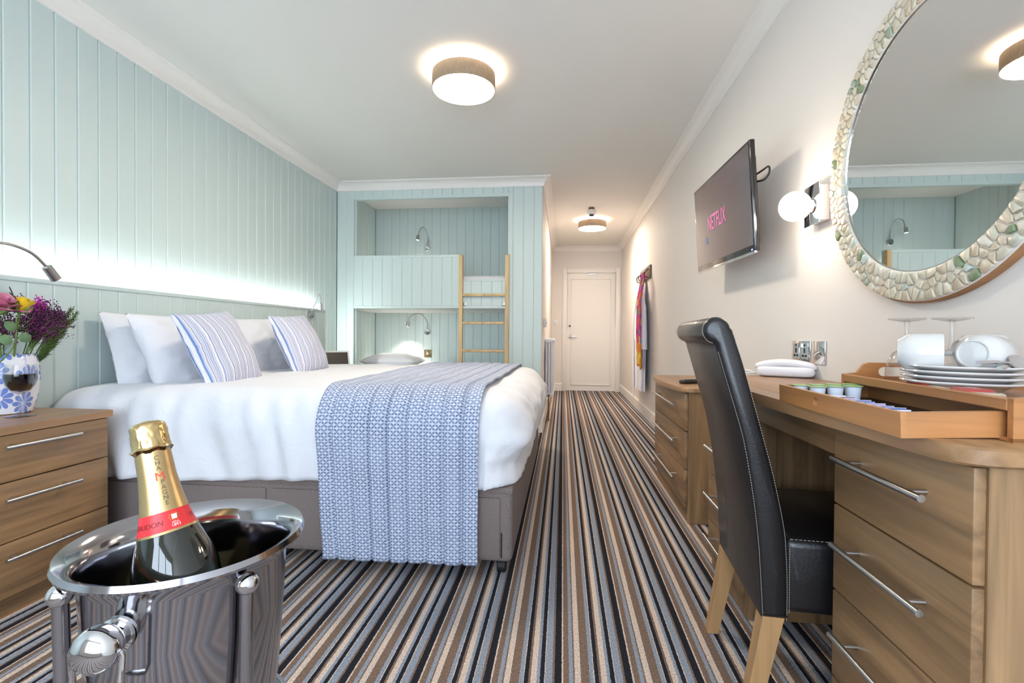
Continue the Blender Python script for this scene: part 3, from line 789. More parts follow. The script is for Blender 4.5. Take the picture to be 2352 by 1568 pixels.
# scroll at the top: from the rear edge out round to the front edge
scx, scz, scr = -.103, .934, .031
arc = [(scx+scr*math.cos(a), scz+scr*math.sin(a)) for a in [R(-105)-R(285)*i/26 for i in range(27)]]
arc = [(scx+scr*math.cos(R(255)-R(245)*i/22), scz+scr*math.sin(R(255)-R(245)*i/22)) for i in range(23)]
outline = rr+[(-.106, .898)]+arc+ff[::-1]
def puffed(outline, y0, y1, e=.012):
    """slab with softly rounded side edges"""
    cx = [sum(p[i] for p in outline)/len(outline) for i in (0, 1)]
    n = len(outline); g = G(); rings = []
    def inset(d):
        out = []
        for i in range(n):
            a = Vector(outline[i-1]); b = Vector(outline[i]); c = Vector(outline[(i+1) % n])
            t = (c-a); t = t.normalized() if t.length > 1e-9 else Vector((1, 0)); nr = Vector((-t.y, t.x))
            out.append(b-nr*d*sgn)
        return out
    area2 = sum(outline[i][0]*outline[(i+1) % n][1]-outline[(i+1) % n][0]*outline[i][1] for i in range(n))
    sgn = -1 if area2 > 0 else 1
    for d, y in ((e, y0), (e*.3, y0+e*.3), (0, y0+e), (0, y1-e), (e*.3, y1-e*.3), (e, y1)):
        rings.append([(p.x, y, p.y) for p in inset(d)])
    vs = [p for r in rings for p in r]; fs = []
    for k in range(len(rings)-1):
        for i in range(n): fs.append((k*n+i, k*n+(i+1) % n, (k+1)*n+(i+1) % n, (k+1)*n+i))
    fs += [tuple(range(n-1, -1, -1)), tuple((len(rings)-1)*n+i for i in range(n))]
    return g.add(vs, fs)
part('backrest', puffed(outline, 0, CW, .012), 'leather', ch, angle=50)
seat = G().box(.05, .46, .002, CW-.002, .285, .458, .02, 4)
part('seat', seat, 'leather', ch)
st = G()
def dashes(path, off=.0012):
    L = 0; pts = spline(path, 14)
    for i in range(0, len(pts)-1):
        a, b = Vector(pts[i]), Vector(pts[i+1]); n = max(1, int((b-a).length/.0055))
        for k in range(n):
            p = a.lerp(b, k/n); q = a.lerp(b, (k+.62)/n)
            st.tube([tuple(p), tuple(q)], .00055, 4)
for y in (.0026, CW-.0026):
    dashes([(x+.0028, y, z) for x, z in [(r[0], r[1]) for r in rr[::4]]])
    dashes([(x-.0008, y-.0015 if y < .1 else y+.0015, z) for x, z in [(scx+(scr+.0008)*math.cos(R(255)-R(150)*i/8), scz+(scr+.0008)*math.sin(R(255)-R(150)*i/8)) for i in range(9)]])
    dashes([(x-.0030, y, z) for x, z in ff[::4] if z < .93])
dashes([(.0585, -.0005, .29), (.0585, -.0005, .37), (.0585, -.0005, .452)])
dashes([(.06, .003, .4575), (.2, .003, .4575), (.45, .003, .4575)])
part('stitching', st, 'stitch', ch, smooth=False, kind='stuff')
def leg(x0, y0, x1, y1, w0, w1, z1=.285):
    g = G(); a = w0/2; b = w1/2
    vs = [(x0-a, y0-a, 0), (x0+a, y0-a, 0), (x0+a, y0+a, 0), (x0-a, y0+a, 0), (x1-b, y1-b, z1), (x1+b, y1-b, z1), (x1+b, y1+b, z1), (x1-b, y1+b, z1)]
    return g.add(vs, [(3, 2, 1, 0), (4, 5, 6, 7), (0, 1, 5, 4), (1, 2, 6, 5), (2, 3, 7, 6), (3, 0, 4, 7)])
for y in (.026, CW-.026):
    part('leg', leg(-.022, y, .03, y, .032, .046), 'beech', ch, smooth=False)
    part('leg', leg(.43, y, .425, y, .032, .042), 'beech', ch, smooth=False)

# ================================================================== ROUND MOSAIC MIRROR
MY, MZ, MR, MO = 1.3275, 1.435, .342, .425
mr = thing('mirror', 'round wall mirror with a pebble mosaic frame above the desk', 'mirror', (XR, MY, MZ))
def wallx(g, prof, n=96, cap=True):
    """lathe about the x axis through the mirror centre; prof = (radius, distance from wall)"""
    g.xf = Matrix.Translation((XR, MY, MZ)) @ Matrix.Rotation(-PI/2, 4, 'Y'); g.lathe(prof, n=n, cap=cap); g.xf = None; return g
part('backing', wallx(G(), [(0, .001), (MO, .001), (MO+.001, .018), (MO-.002, .022), (MR, .022)], cap=False), 'cork_edge', mr)
part('glass', wallx(G(), [(MR+.004, .020), (MR+.004, .0235), (0, .0235)], cap=False), 'mirror_silver', mr, smooth=False)
part('grout', wallx(G(), [(MR, .019), (MR, .0255), (MR+.003, .027), (MO-.008, .027), (MO-.003, .022)], cap=False), 'grout', mr)
part('inner_rim', wallx(G(), [(MR-.001, .0235), (MR-.001, .0265), (MR+.001, .0265), (MR+.001, .024)], cap=False), 'steel', mr)
random.seed(21)
sites = []
rows = 3; ncol = 98
for r_ in range(rows):
    for c_ in range(ncol):
        rad = MR+.014+(MO-MR-.024)*(r_+.5)/rows+random.uniform(-.009, .009)
        th = 2*PI*(c_+.5*(r_ % 2)+random.uniform(-.34, .34))/ncol
        sites.append((rad*(th), rad, th, rad))
cells = [(MO*.9*t, r) for (_, r, t, _2) in sites]     # flattened ring: arc length, radius
per = 2*PI*MO*.9
def cell_poly(i):
    cx, cy = cells[i]
    poly = [(cx-.04, MR+.004), (cx+.04, MR+.004), (cx+.04, MO-.005), (cx-.04, MO-.005)]
    for j, (x, y) in enumerate(cells):
        if j == i: continue
        dx = x-cx
        if dx > per/2: dx -= per
        if dx < -per/2: dx += per
        if abs(dx) > .09: continue
        dy = y-cy; L = math.hypot(dx, dy); nx, ny = dx/L, dy/L; lim = L/2-.0022
        out = []
        for k_ in range(len(poly)):
            p, q = poly[k_], poly[(k_+1) % len(poly)]
            dp = (p[0]-cx)*nx+(p[1]-cy)*ny-lim; dq = (q[0]-cx)*nx+(q[1]-cy)*ny-lim
            if dp <= 0: out.append(p)
            if dp*dq < 0: t_ = dp/(dp-dq); out.append((p[0]+(q[0]-p[0])*t_, p[1]+(q[1]-p[1])*t_))
        poly = out
        if len(poly) < 3: return None
    return poly
for i in range(len(cells)):
    poly = cell_poly(i)
    if not poly: continue
    cx = sum(p[0] for p in poly)/len(poly); cy = sum(p[1] for p in poly)/len(poly)
    # round the corners a little
    rp = []
    for k_ in range(len(poly)):
        p, q = poly[k_], poly[(k_+1) % len(poly)]
        rp += [(p[0]+(q[0]-p[0])*.12, p[1]+(q[1]-p[1])*.12), (p[0]+(q[0]-p[0])*.88, p[1]+(q[1]-p[1])*.88)]
    hgt = random.uniform(.0045, .0075); n = len(rp)
    def ring(s, d):
        out = []
        for a, r_ in rp:
            aa = cx+(a-cx)*s; rr_ = cy+(r_-cy)*s; th = aa/(MO*.9)
            out.append((XR-d, MY+rr_*math.cos(th), MZ+rr_*math.sin(th)))
        return out
    vs = ring(1, .0262)+ring(.98, .027+hgt*.65)+ring(.88, .027+hgt)
    g = G().add(vs, [tuple(range(2*n, 3*n))]+[(k_*n+a, k_*n+(a+1) % n, (k_+1)*n+(a+1) % n, (k_+1)*n+a) for k_ in range(2) for a in range(n)])
    part('mosaic_stone', g, 'mosaic_stone_%d' % random.choice([0, 0, 1, 2, 2, 3, 3, 0, 6, 6, 5, 4, 7] if random.random() < .35 else [0, 2, 2, 1, 6]), mr, angle=60)

# ================================================================== WALL LIGHT, TELEVISION, SOCKETS
sl = thing('wall_light', 'chrome wall light with one glowing glass globe beside the mirror', 'wall light', (XR, 1.85, 1.40))
part('back_box', G().box(XR-.036, XR, 1.805, 1.895, 1.337, 1.463, .004), 'plastic_white', sl)
part('front_plate', G().box(XR-.041, XR-.0362, 1.797, 1.903, 1.327, 1.473, .002), 'chrome', sl)
g = G(); g.xf = Matrix.Translation((XR-.041, 1.845, 1.395)) @ Matrix.Rotation(-PI/2, 4, 'Y'); g.lathe([(.026, 0), (.026, .006), (.018, .012), (.018, .02)], n=28); part('holder', g, 'chrome', sl)
part('globe', G().sphere((.829, 1.845, 1.395), .053, n=32, m=20), 'globe_glow', sl)

tv = thing('television', 'flat black television on a wall bracket showing a start-up screen', 'television', (.80, 2.44, 1.5))
# corners on the screen plane: far-top, far-bottom, near-top, near-bottom
Ft, Fb, Nt, Nb = Vector((.741, 2.848, 1.753)), Vector((.772, 2.93, 1.297)), Vector((.755, 2.092, 1.747)), Vector((.787, 2.095, 1.272))
ey = (Ft-Nt+Fb-Nb).normalized(); ez = (Nt-Nb+Ft-Fb).normalized(); ex = ey.cross(ez).normalized(); ez = ex.cross(ey).normalized()
ctr = (Ft+Fb+Nt+Nb)/4; TW, THh = .80, .465
tm = Matrix((ex, ey, ez)).transposed().to_4x4(); tm.translation = ctr      # local +x points to the wall
g = G(); g.xf = tm; g.box(0, .022, -TW/2, TW/2, -THh/2, THh/2, .004, 2); part('case', g, 'tv_case', tv)
g = G(); g.xf = tm; g.box(.02, .05, -TW/2+.05, TW/2-.02, -THh/2+.03, THh/2-.04, .018, 3); part('rear_cover', g, 'tv_case', tv)
g = G(); g.xf = tm; g.box(-.0015, .001, -TW/2+.014, TW/2-.014, -THh/2+.03, THh/2-.014); scn = part('screen', g, 'tv_screen', tv, smooth=False)
vv, fv = text_geo('NETFLIX', .09, bold=.0008)
tx = G(); tx.xf = tm; tx.add([(-.003, -p[0]*.78+.04, p[1]*1.2-.005) for p in vv], fv); part('screen_lettering', tx, 'tv_text', scn, smooth=False)
g = G(); g.xf = tm; g.box(-.003, -.0012, .19, .225, -.10, -.065); part('screen_icon', g, 'tv_box', scn, smooth=False)
g = G(); g.xf = tm; g.box(-.002, .003, -TW/2+.02, -TW/2+.032, -THh/2+.008, -THh/2+.014); part('power_light', g, 'tv_led', tv, smooth=False)
g = G(); g.xf = tm; g.box(-.002, .01, -TW/2, TW/2, -THh/2-.006, -THh/2+.004, .002); part('lower_trim', g, 'chrome', tv)
part('wall_bracket', G().box(.80, XR-.01, 2.60, 2.66, 1.46, 1.54, .006).box(XR-.012, XR, 2.56, 2.70, 1.42, 1.58, .003), 'black_plastic', tv)
part('cable', G().tube(spline([(.80, 2.16, 1.61), (.815, 2.10, 1.615), (.832, 2.085, 1.625), (.836, 2.088, 1.60), (.82, 2.10, 1.575), (.80, 2.16, 1.585)], 6), .004, 8), 'rubber', tv)

def plate(name, label, y0, y1, z0, z1):
    t = thing(name, label, 'socket', (XR, (y0+y1)/2, (z0+z1)/2))
    part('plate', G().box(XR-.007, XR, y0, y1, z0, z1, .002), 'chrome', t)
    return t
t = plate('power_socket', 'chrome double power socket plate on the wall above the telephone', 1.915, 2.062, .826, .906)
for yc in (1.955, 2.022):
    part('insert', G().box(XR-.0085, XR-.006, yc-.024, yc+.024, .836, .896, .001, 1), 'chrome', t)
    for dy, z, w_, h_ in ((0, .868, .0035, .009), (-.011, .848, .006, .0035), (.011, .848, .006, .0035)):
        part('pin_hole', G().box(XR-.0095, XR-.0082, yc+dy-w_, yc+dy+w_, z-h_, z+h_), 'dark_gap', t, smooth=False)
    part('indicator', G().box(XR-.0095, XR-.0082, yc-.005, yc+.005, .886, .892), 'dark_gap', t, smooth=False)
for yc in (1.978, 1.999): part('rocker', G().box(XR-.014, XR-.008, yc-.005, yc+.005, .878, .898, .002, 1), 'chrome', t)
t = plate('switch_plate', 'chrome plate with one toggle beside the double socket', 1.812, 1.897, .822, .906)
part('toggle', G().tube([(XR-.006, 1.853, .866), (XR-.022, 1.853, .856)], [.007, .005], 12), 'chrome', t)

# ================================================================== TELEPHONE
ph = thing('telephone', 'white desk telephone with its handset lying on top', 'telephone', (.838, 1.925, DZT), R(62), local=True)
def phone_body(a, b):
    u, v = 2*a-1, b*2*PI
    y = u*.100; k_ = (max(0, 1-abs(u)**7))**.4
    return (math.copysign(abs(math.cos(v))**.55, math.cos(v))*.040*k_, y, .0205+.0205*k_*math.copysign(abs(math.sin(v))**.6, math.sin(v))), (a, b)
part('base', G().grid(phone_body, 30, 28), 'phone_white', ph, angle=60)
def handset(a, b):
    u, v = 2*a-1, b*2*PI
    y = u*.106; k_ = (max(0, 1-abs(u)**6))**.4
    z = .037+.017*(1-u*u)
    return (math.copysign(abs(math.cos(v))**.7, math.cos(v))*.027*k_, y, z+.0145*k_*math.sin(v)), (a, b)
part('handset', G().grid(handset, 34, 24), 'phone_white', ph, angle=60)
part('cord', G().tube(spline([(.0, .10, .01), (.01, .135, .02), (.02, .15, .008), (.035, .14, .006), (.04, .10, .006)], 6), .0028, 8), 'phone_white', ph)

# ================================================================== BAMBOO TRAY AND WHAT IS ON IT
tr = thing('serving_tray', 'two-tier bamboo serving tray with an open drawer on the desk', 'tray', (.640, .757, DZT), R(-3), local=True)
TX, TY = .275, .475      # depth towards the wall, length away from the camera
FZ = .0505                # height of the upper floor
t_ = .010
part('bottom_board', G().box(0, TX, 0, TY, .001, .007), 'bamboo', tr, smooth=False)
part('upper_board', G().box(.001, TX-.001, .001, TY-.001, FZ-.005, FZ), 'bamboo', tr, smooth=False)
part('front_rail', G().box(-.001, t_, t_, TY-t_, .045, .064, .002, 1), 'bamboo', tr)
part('back_rail', G().box(TX-t_, TX, t_, TY-t_, .0, .064, .002, 1), 'bamboo', tr)
def handle_board(y0, y1):
    """end board with raised grip and a long rounded opening"""
    W2 = TX; o = [(0, 0), (W2, 0), (W2, .064), (W2-.03, .068), (W2-.045, .088), (W2-.055, .092), (.055, .092), (.045, .088), (.03, .068), (0, .064)]
    o = [(x, z) for x, z in o]
    hx0, hx1, hz0, hz1 = .075, W2-.075, .060, .082
    n = 40; inner = []; outer = []
    cx, cz = W2/2, .06
    def ray(pts, a):
        d = (math.cos(a), math.sin(a)); best = None
        for i in range(len(pts)):
            p, q = pts[i], pts[(i+1) % len(pts)]; ex_, ez_ = q[0]-p[0], q[1]-p[1]
            den = d[0]*ez_-d[1]*ex_
            if abs(den) < 1e-9: continue
            t1 = ((p[0]-cx)*ez_-(p[1]-cz)*ex_)/den; s1 = ((p[0]-cx)*d[1]-(p[1]-cz)*d[0])/den
            if t1 > 0 and -1e-6 <= s1 <= 1+1e-6 and (best is None or t1 > best): best = t1
        return (cx+d[0]*best, cz+d[1]*best)
    cz = (hz0+hz1)/2; rr_ = (hz1-hz0)/2
    cap = [(hx0+rr_+rr_*math.cos(a), cz+rr_*math.sin(a)) for a in [PI/2+PI*i/8 for i in range(9)]]+[(hx1-rr_+rr_*math.cos(a), cz+rr_*math.sin(a)) for a in [-PI/2+PI*i/8 for i in range(9)]]
    A = sorted(set([math.atan2(p[1]-cz, p[0]-cx) for p in cap+o]+[-PI+2*PI*i/48 for i in range(48)]))
    inner = [ray(cap, a) for a in A]; outer = [ray(o, a) for a in A]; n = len(A)
    vs = [(x, y0, z) for x, z in outer]+[(x, y0, z) for x, z in inner]+[(x, y1, z) for x, z in outer]+[(x, y1, z) for x, z in inner]
    fs = []
    for i in range(n):
        j = (i+1) % n
        fs += [(i, j, n+j, n+i), (2*n+i, 3*n+i, 3*n+j, 2*n+j), (i, 2*n+i, 2*n+j, j), (n+i, n+j, 3*n+j, 3*n+i)]
    return G().add(vs, fs)
part('handle_board', handle_board(0, t_), 'bamboo_cross', tr)
part('handle_board', handle_board(TY-t_, TY), 'bamboo_cross', tr)
# the drawer, pulled out towards the room and slightly askew
TM = Matrix.Translation((.640, .757, DZT)) @ Matrix.Rotation(R(-3), 4, 'Z')
DM = TM.inverted() @ Matrix.Translation((.508, .782, .7662)) @ Matrix.Rotation(R(-1), 4, 'Z') @ Matrix.Rotation(R(-2.4), 4, 'Y')
def dg(): g = G(); g.xf = DM; return g
DL, DD, DH = .428, .20, .039
g = dg()
# front with a finger hole: ring of quads around a circle
fy, fz, fr_ = DL*.60, DH*.52, .0095
A = [2*PI*i/24 for i in range(24)]
def sq(a):
    c_, s_ = math.cos(a), math.sin(a)
    t1 = min((.015/abs(c_)) if abs(c_) > 1e-6 else 9, (.0155/abs(s_)) if abs(s_) > 1e-6 else 9)
    return fy+c_*t1, fz+s_*t1
vs = []
for x_ in (0, .009): vs += [(x_, fy+fr_*math.cos(a), fz+fr_*math.sin(a)) for a in A]+[(x_, *sq(a)) for a in A]
fs = []
for i in range(24):
    j = (i+1) % 24
    fs += [(i, j, 24+j, 24+i), (48+i, 72+i, 72+j, 48+j), (i, 48+i, 48+j, j)]
g.add(vs, fs); g.box(0, .009, 0, fy-.015, 0, DH); g.box(0, .009, fy+.015, DL, 0, DH); g.box(0, .009, fy-.015, fy+.015, 0, fz-.0152); g.box(0, .009, fy-.015, fy+.015, fz+.0152, DH)
drw = part('drawer', g.box(DD-.009, DD, .009, DL-.009, 0, DH).box(.009, DD-.009, .009, DL-.009, 0, .004), 'bamboo', tr, smooth=False)
for y_ in (0, DL-.009): part('drawer_side', dg().box(.009, DD, y_, y_+.009, 0, DH), 'bamboo_cross', drw, smooth=False)
part('drawer_liner', dg().box(.0095, DD-.0095, .0095, DL-.0095, .004, .0055), 'black_plastic', drw, smooth=False)
def tray_pt(x, y, z): return TM @ Vector((x, y, z))
def drawer_pt(x, y, z): return TM @ DM @ Vector((x, y, z))
pot_l = ['first in far row of the tray drawer', 'second in far row of the tray drawer', 'third in far row of the tray drawer', 'fourth in far row of the tray drawer',
         'first in near row of the tray drawer', 'second in near row of the tray drawer', 'third in near row of the tray drawer']
i = 0
for row, (yy, xs) in enumerate(((.395, (.032, .069, .106, .143)), (.355, (.050, .087, .124)))):
    for x_ in xs:
        p = drawer_pt(x_, yy, .0056)
        t = thing('milk_pot', 'white milk pot with green lid, '+pot_l[i], 'milk pot', p, local=True, group='milk pots in the tray drawer')
        part('cup', G().lathe([(.012, 0), (.0125, .001), (.0155, .032), (.0182, .034)], n=24), 'pot_white', t)
        part('foil_lid', G().lathe([(.0184, .034), (.0187, .0352), (.012, .0356), (0, .0362)], n=24), 'foil_green', t); i += 1
sl_ = ['cream', 'brown', 'lilac', 'blue', 'blue', 'lilac', 'blue', 'blue', 'white']
for i in range(9):
    p = drawer_pt(.036+.006*(i % 2), .300-.026*i, .006)
    t = thing('sachet', '%s drink sachet leaning in the tray drawer, number %s from the milk pots' % (sl_[i], ['one', 'two', 'three', 'four', 'five', 'six', 'seven', 'eight', 'nine'][i]), 'sachet', p, R(-6+3*(i % 3)), local=True, group='sachets in the tray drawer')
    g = G(); g.xf = Matrix.Rotation(R(38), 4, 'X') @ Matrix.Translation((0, 0, 0)); g.box(-.016, .05, 0, .028, .001, .004, .0012, 1)
    part('packet', g, {'cream': 'sachet_white', 'white': 'sachet_white', 'brown': 'sachet_brown', 'lilac': 'sachet_lilac', 'blue': 'sachet_blue'}[sl_[i]], t)
    g = G(); g.xf = Matrix.Rotation(R(38), 4, 'X'); g.box(-.0165, .0505, .027, .0288, .0008, .0042, .0005, 1); part('crimped_edge', g, 'sachet_white', t)
# stacked plates
PX, PY = .742, .985
pz = DZT+FZ
names = ['lowest', 'second from the bottom', 'third from the bottom', 'topmost']
prof = [(0, .002), (.045, .002), (.046, 0), (.05, 0), (.052, .003), (.072, .013), (.086, .0168), (.0892, .0180), (.0905, .0200), (.0895, .0218), (.086, .0216), (.070, .0175), (.052, .0065), (.0, .0055)]
for i in range(4):
    g = G().lathe(prof, (PX+.001*(i % 2), PY, pz+.0095*i), n=64, cap=False)
    solo('side_plate', g, 'porcelain', 'white side plate on the tray, %s of the stack' % names[i], 'plate', (PX, PY, pz+.0095*i), 'stacked side plates')
ptop = pz+.0095*3+.0065
# cups lying on their sides
def cup(label, loc, axis_ang, tilt=0, hang=-PI/2):
    t = thing('cup', label, 'cup', loc, group='white cups on the plates', local=True)
    t.rotation_euler = (0, PI/2+tilt, axis_ang)
    part('body', G().lathe([(0, .003), (.022, .003), (.023, 0), (.025, 0), (.027, .004), (.034, .012), (.0365, .022), (.0372, .030), (.0372, .066), (.0366, .067), (.0346, .066), (.0342, .03), (.031, .014), (.0, .007)], n=48, cap=False), 'porcelain', t)
    c_, s_ = math.cos(hang), math.sin(hang)
    part('handle', G().tube(spline([(.036*c_, .036*s_, .056), (.055*c_, .055*s_, .054), (.060*c_, .060*s_, .038), (.052*c_, .052*s_, .024), (.0362*c_, .0362*s_, .020)], 6), .0042, 10), 'porcelain', t)
    return t
cz_ = ptop+.0375
cup('white cup lying on its side, base towards the wine glasses', (PX-.088, PY+.035, cz_), R(-34), 0, PI/2)
cup('white cup lying on its side with its base facing the room', (PX-.004, PY-.030, cz_), R(28), .06, PI/2)
cup('white cup lying behind the other two cups on the plates', (PX+.040, PY+.062, cz_), R(-10), 0, PI/2)
# teaspoons
def spoon(label, loc, rz, rx):
    t = thing('teaspoon', label, 'spoon', loc, group='teaspoons on the plates', local=True); t.rotation_euler = (rx, 0, rz)
    def bowl(a, b):
        u = 2*a-1; v = 2*b-1; w_ = .0155*math.sqrt(max(0, 1-u*u))*(1-.15*u)
        return (u*.022, v*w_, -.006*(1-u*u)*(1-v*v)+.001), (a, b)
    o = part('bowl', G().grid(bowl, 14, 10), 'chrome', t, angle=70)
    part('handle', G().tube(spline([(-.02, 0, .001), (-.05, 0, .004), (-.09, 0, .003)], 5), [.002]*5+[.0035]*6, 8), 'chrome', t)
spoon('steel teaspoon on the top plate with its bowl raised', (PX+.052, PY-.055, ptop+.022), R(15), R(60))
spoon('steel teaspoon lying flat on the top plate edge', (PX+.03, PY-.068, ptop+.014), R(40), R(10))
# upturned wine glasses
def stem_glass(g_, up_=True): pass
gp_ = [(.036, .0), (.0372, .0), (.0385, .02), (.036, .045), (.026, .066), (.009, .078), (.0045, .088), (.0038, .125), (.006, .136), (.034, .1415), (.035, .143), (.034, .1445), (0, .145)]
for lab, x_, y_ in (('upturned clear wine glass nearest the tray handle', .765, 1.165), ('upturned clear wine glass behind the cups', .825, 1.12)):
    t = thing('wine_glass', lab, 'wine glass', (x_, y_, pz), local=True, group='upturned wine glasses')
    part('bowl', G().lathe(gp_[:6], n=40, cap=False), 'clear_glass', t); part('stem', G().lathe(gp_[5:10], n=24, cap=False), 'clear_glass', t); part('foot', G().lathe(gp_[8:], n=40, cap=False), 'clear_glass', t)
# wrapped biscuits
for lab, x_, y_, rz in (('red wrapped biscuit packet on the tray under the plate edge', .028, .235, 86), ('red wrapped biscuit packet at the near end of the tray', .030, .125, 80)):
    p = tray_pt(x_, y_, FZ)
    t = thing('biscuit_packet', lab, 'biscuits', p, R(rz), local=True, group='wrapped biscuits on the tray')
    part('wrapper', G().box(-.034, .02, -.02, .02, .0005, .0175, .006, 3), 'packet_red', t)
    part('clear_end', G().box(-.056, -.033, -.02, .02, .001, .014, .004, 2), 'packet_clear', t)
    vv, fv = text_geo('classic', .012); part('wrapper_print', G().add([(p_[0]-.007, p_[1], .0178) for p_ in vv], fv), 'ink_white', t, smooth=False)

# ================================================================== CORRIDOR THINGS
hk = thing('coat_rack', 'dark wooden coat rack with hooks on the corridor wall', 'coat rack', (XR, 5.6, 1.62))
part('board', G().box(XR-.02, XR, 5.30, 5.98, 1.56, 1.70, .004), 'hook_wood', hk)
for i in range(5):
    y = 5.36+i*.14
    part('hook', G().tube(spline([(XR-.018, y, 1.66), (XR-.05, y, 1.645), (XR-.065, y, 1.61), (XR-.055, y, 1.575), (XR-.03, y, 1.57)], 5), .006, 8).sphere((XR-.065, y, 1.62), .010, n=10, m=8), 'hook_bronze', hk)
rb = thing('bathrobe', 'white bathrobe hanging from the coat rack', 'bathrobe', (XR-.06, 5.55, 1.55))
def robe(a, b):
    th = 2*PI*a; z = 1.60-1.28*b
    w = (.03+.36*min(1, b/.42)**.8)*(1-.06*max(0, b-.5)) ; d = .018+.034*min(1, b/.35)
    fold = 1+.10*math.sin(9*th+4*b)*min(1, b*1.6)
    y = 5.66+.03*b+w*math.cos(th)*fold; x = XR-.026-d*(1+.92*math.sin(th)*fold)*.8
    return (min(x, XR-.02), y, z), (a, b)
part('body', G().grid(robe, 72, 40), 'robe_white', rb, angle=80)
def sleeve(y0, y1, x0):
    def fn(a, b):
        th = 2*PI*a; z = 1.40-.62*b; c = y0+(y1-y0)*b
        k_ = min(1, .12+b/.3); return (x0+.038*k_*math.sin(th)*(1+.1*math.sin(5*th+6*b)), c+.055*k_*math.cos(th)-(y1-y0)*.9*(1-k_), z+.06*(1-k_)), (a, b)
    return G().grid(fn, 30, 16)
part('sleeve', sleeve(5.78, 5.88, XR-.08), 'robe_white', rb, angle=80)
part('sleeve', sleeve(5.38, 5.30, XR-.08), 'robe_white', rb, angle=80)
part('belt', G().prism([(5.74, .20), (5.785, .20), (5.79, .9), (5.755, .9)], XR-.118, XR-.112, 0), 'robe_white', rb)
tw = None
def towel(a, b):
    z = 1.60-.98*b; w = .035+.10*min(1, b/.5)+.06*max(0, b-.6)
    y = 5.33+.03*b+(a-.5)*2*w; sw = .10*max(0, b-.55)
    x = XR-.075-.04*min(1, b/.3)-.014*math.sin(a*9+2*b)
    if b > .68: y += -.10*(b-.68)*2; z -= .10*(1-a)*(b-.68)*1.5
    return (x, y, z), (a, 1-b)
tw = solo('beach_towel', G().grid(towel, 30, 40), 'towel_print', 'bright pink and orange patterned towel hanging over the bathrobe', 'towel', (XR-.15, 5.55, 1.1), angle=80)
sm = tw.modifiers.new('thickness', 'SOLIDIFY'); sm.thickness = .012
ra = thing('radiator', 'white column radiator on the corridor wall behind the bed', 'radiator', (-.16, 5.6, .25))
for i in range(16):
    y = 5.20+i*.052
    g = G()
    for x in (-.195, -.165, -.135): g.tube([(x, y+.02, .29), (x, y+.02, .86)], .0125, 10)
    g.box(-.209, -.118, y, y+.045, .845, .888, .014, 3).box(-.209, -.118, y, y+.045, .252, .295, .014, 3)
    part('column', g, 'radiator_paint', ra)
part('pipe', G().tube(spline([(-.165, 5.16, .275), (-.165, 5.12, .27), (-.165, 5.11, .22), (-.165, 5.11, .01)], 5), .008, 10).tube([(-.165, 5.2, .275), (-.165, 5.16, .275)], .014, 12), 'bronze', ra)
part('wall_bracket', G().box(XP, -.2, 5.25, 5.27, .80, .83).box(XP, -.2, 5.95, 5.97, .80, .83), 'chrome', ra, smooth=False)
for lab, g1, g2 in (('white light switch on the end wall beside the door', (-.185, -.105, YD-.010, YD, 1.10, 1.185), (-.155, -.135, YD-.016, YD-.009, 1.125, 1.16)),
                    ('white switch box on the corridor wall above the radiator', (XP, XP+.03, 4.90, 4.985, 1.01, 1.095), (XP+.029, XP+.036, 4.93, 4.955, 1.035, 1.07))):
    t = thing('light_switch', lab, 'switch', (g1[0], g1[2], g1[4])); part('plate', G().box(*g1, .003), 'plastic_white', t); part('rocker', G().box(*g2, .002), 'plastic_white', t)

# ================================================================== VASE, FLOWERS, RED WINE
VX, VY, VZ = -2.055, 1.552, .617
vs_ = thing('vase', 'white vase painted with blue flowers on the bedside chest', 'vase', (VX, VY, VZ), local=True)
vp = [(.070, 0), (.078, .004), (.090, .04), (.099, .09), (.102, .13), (.100, .17), (.094, .20), (.086, .216), (.083, .218), (.081, .214), (.090, .19), (.092, .1), (.0, .01)]
vp = [(r_*.90, z_) for r_, z_ in vp]
part('body', G().lathe(vp, n=72, cap=True), 'vase_paint', vs_)
FX, FY = -2.03, 1.535
VC = Vector((VX, VY, VZ))
def petals(g, c, ax, layers, size, seed):
    """rose head: overlapping curled petals around an axis"""
    random.seed(seed); ax = Vector(ax).normalized(); q = Vector((0, 0, 1)).rotation_difference(ax).to_matrix().to_4x4()
    for li, (n, r0, h, op) in enumerate(layers):
        for i in range(n):
            th = 2*PI*i/n+li*.7+random.uniform(-.15, .15)
            def fn(a, b):
                u = 2*a-1; w_ = size*.95*(r0+.25)*math.sin(PI*(.12+.78*b))**.7
                rr_ = size*(r0*(.25+.75*b**.8)+op*b*b*.5); an = th+u*w_/max(rr_, size*.22)*.8
                z = size*h*b-.12*size*abs(u)**2*b+ (-.10*size*op*b**4)
                return (Matrix.Translation(c) @ q) @ Vector((rr_*math.cos(an), rr_*math.sin(an), z)), (a, b)
            g.grid(fn, 6, 6)
    return g
L_open = [(3, .22, 1.05, .1), (5, .45, 1.1, .25), (6, .72, 1.05, .5), (6, .95, .85, .9)]
L_bud = [(3, .2, 1.25, .05), (4, .42, 1.3, .12), (5, .6, 1.2, .22)]
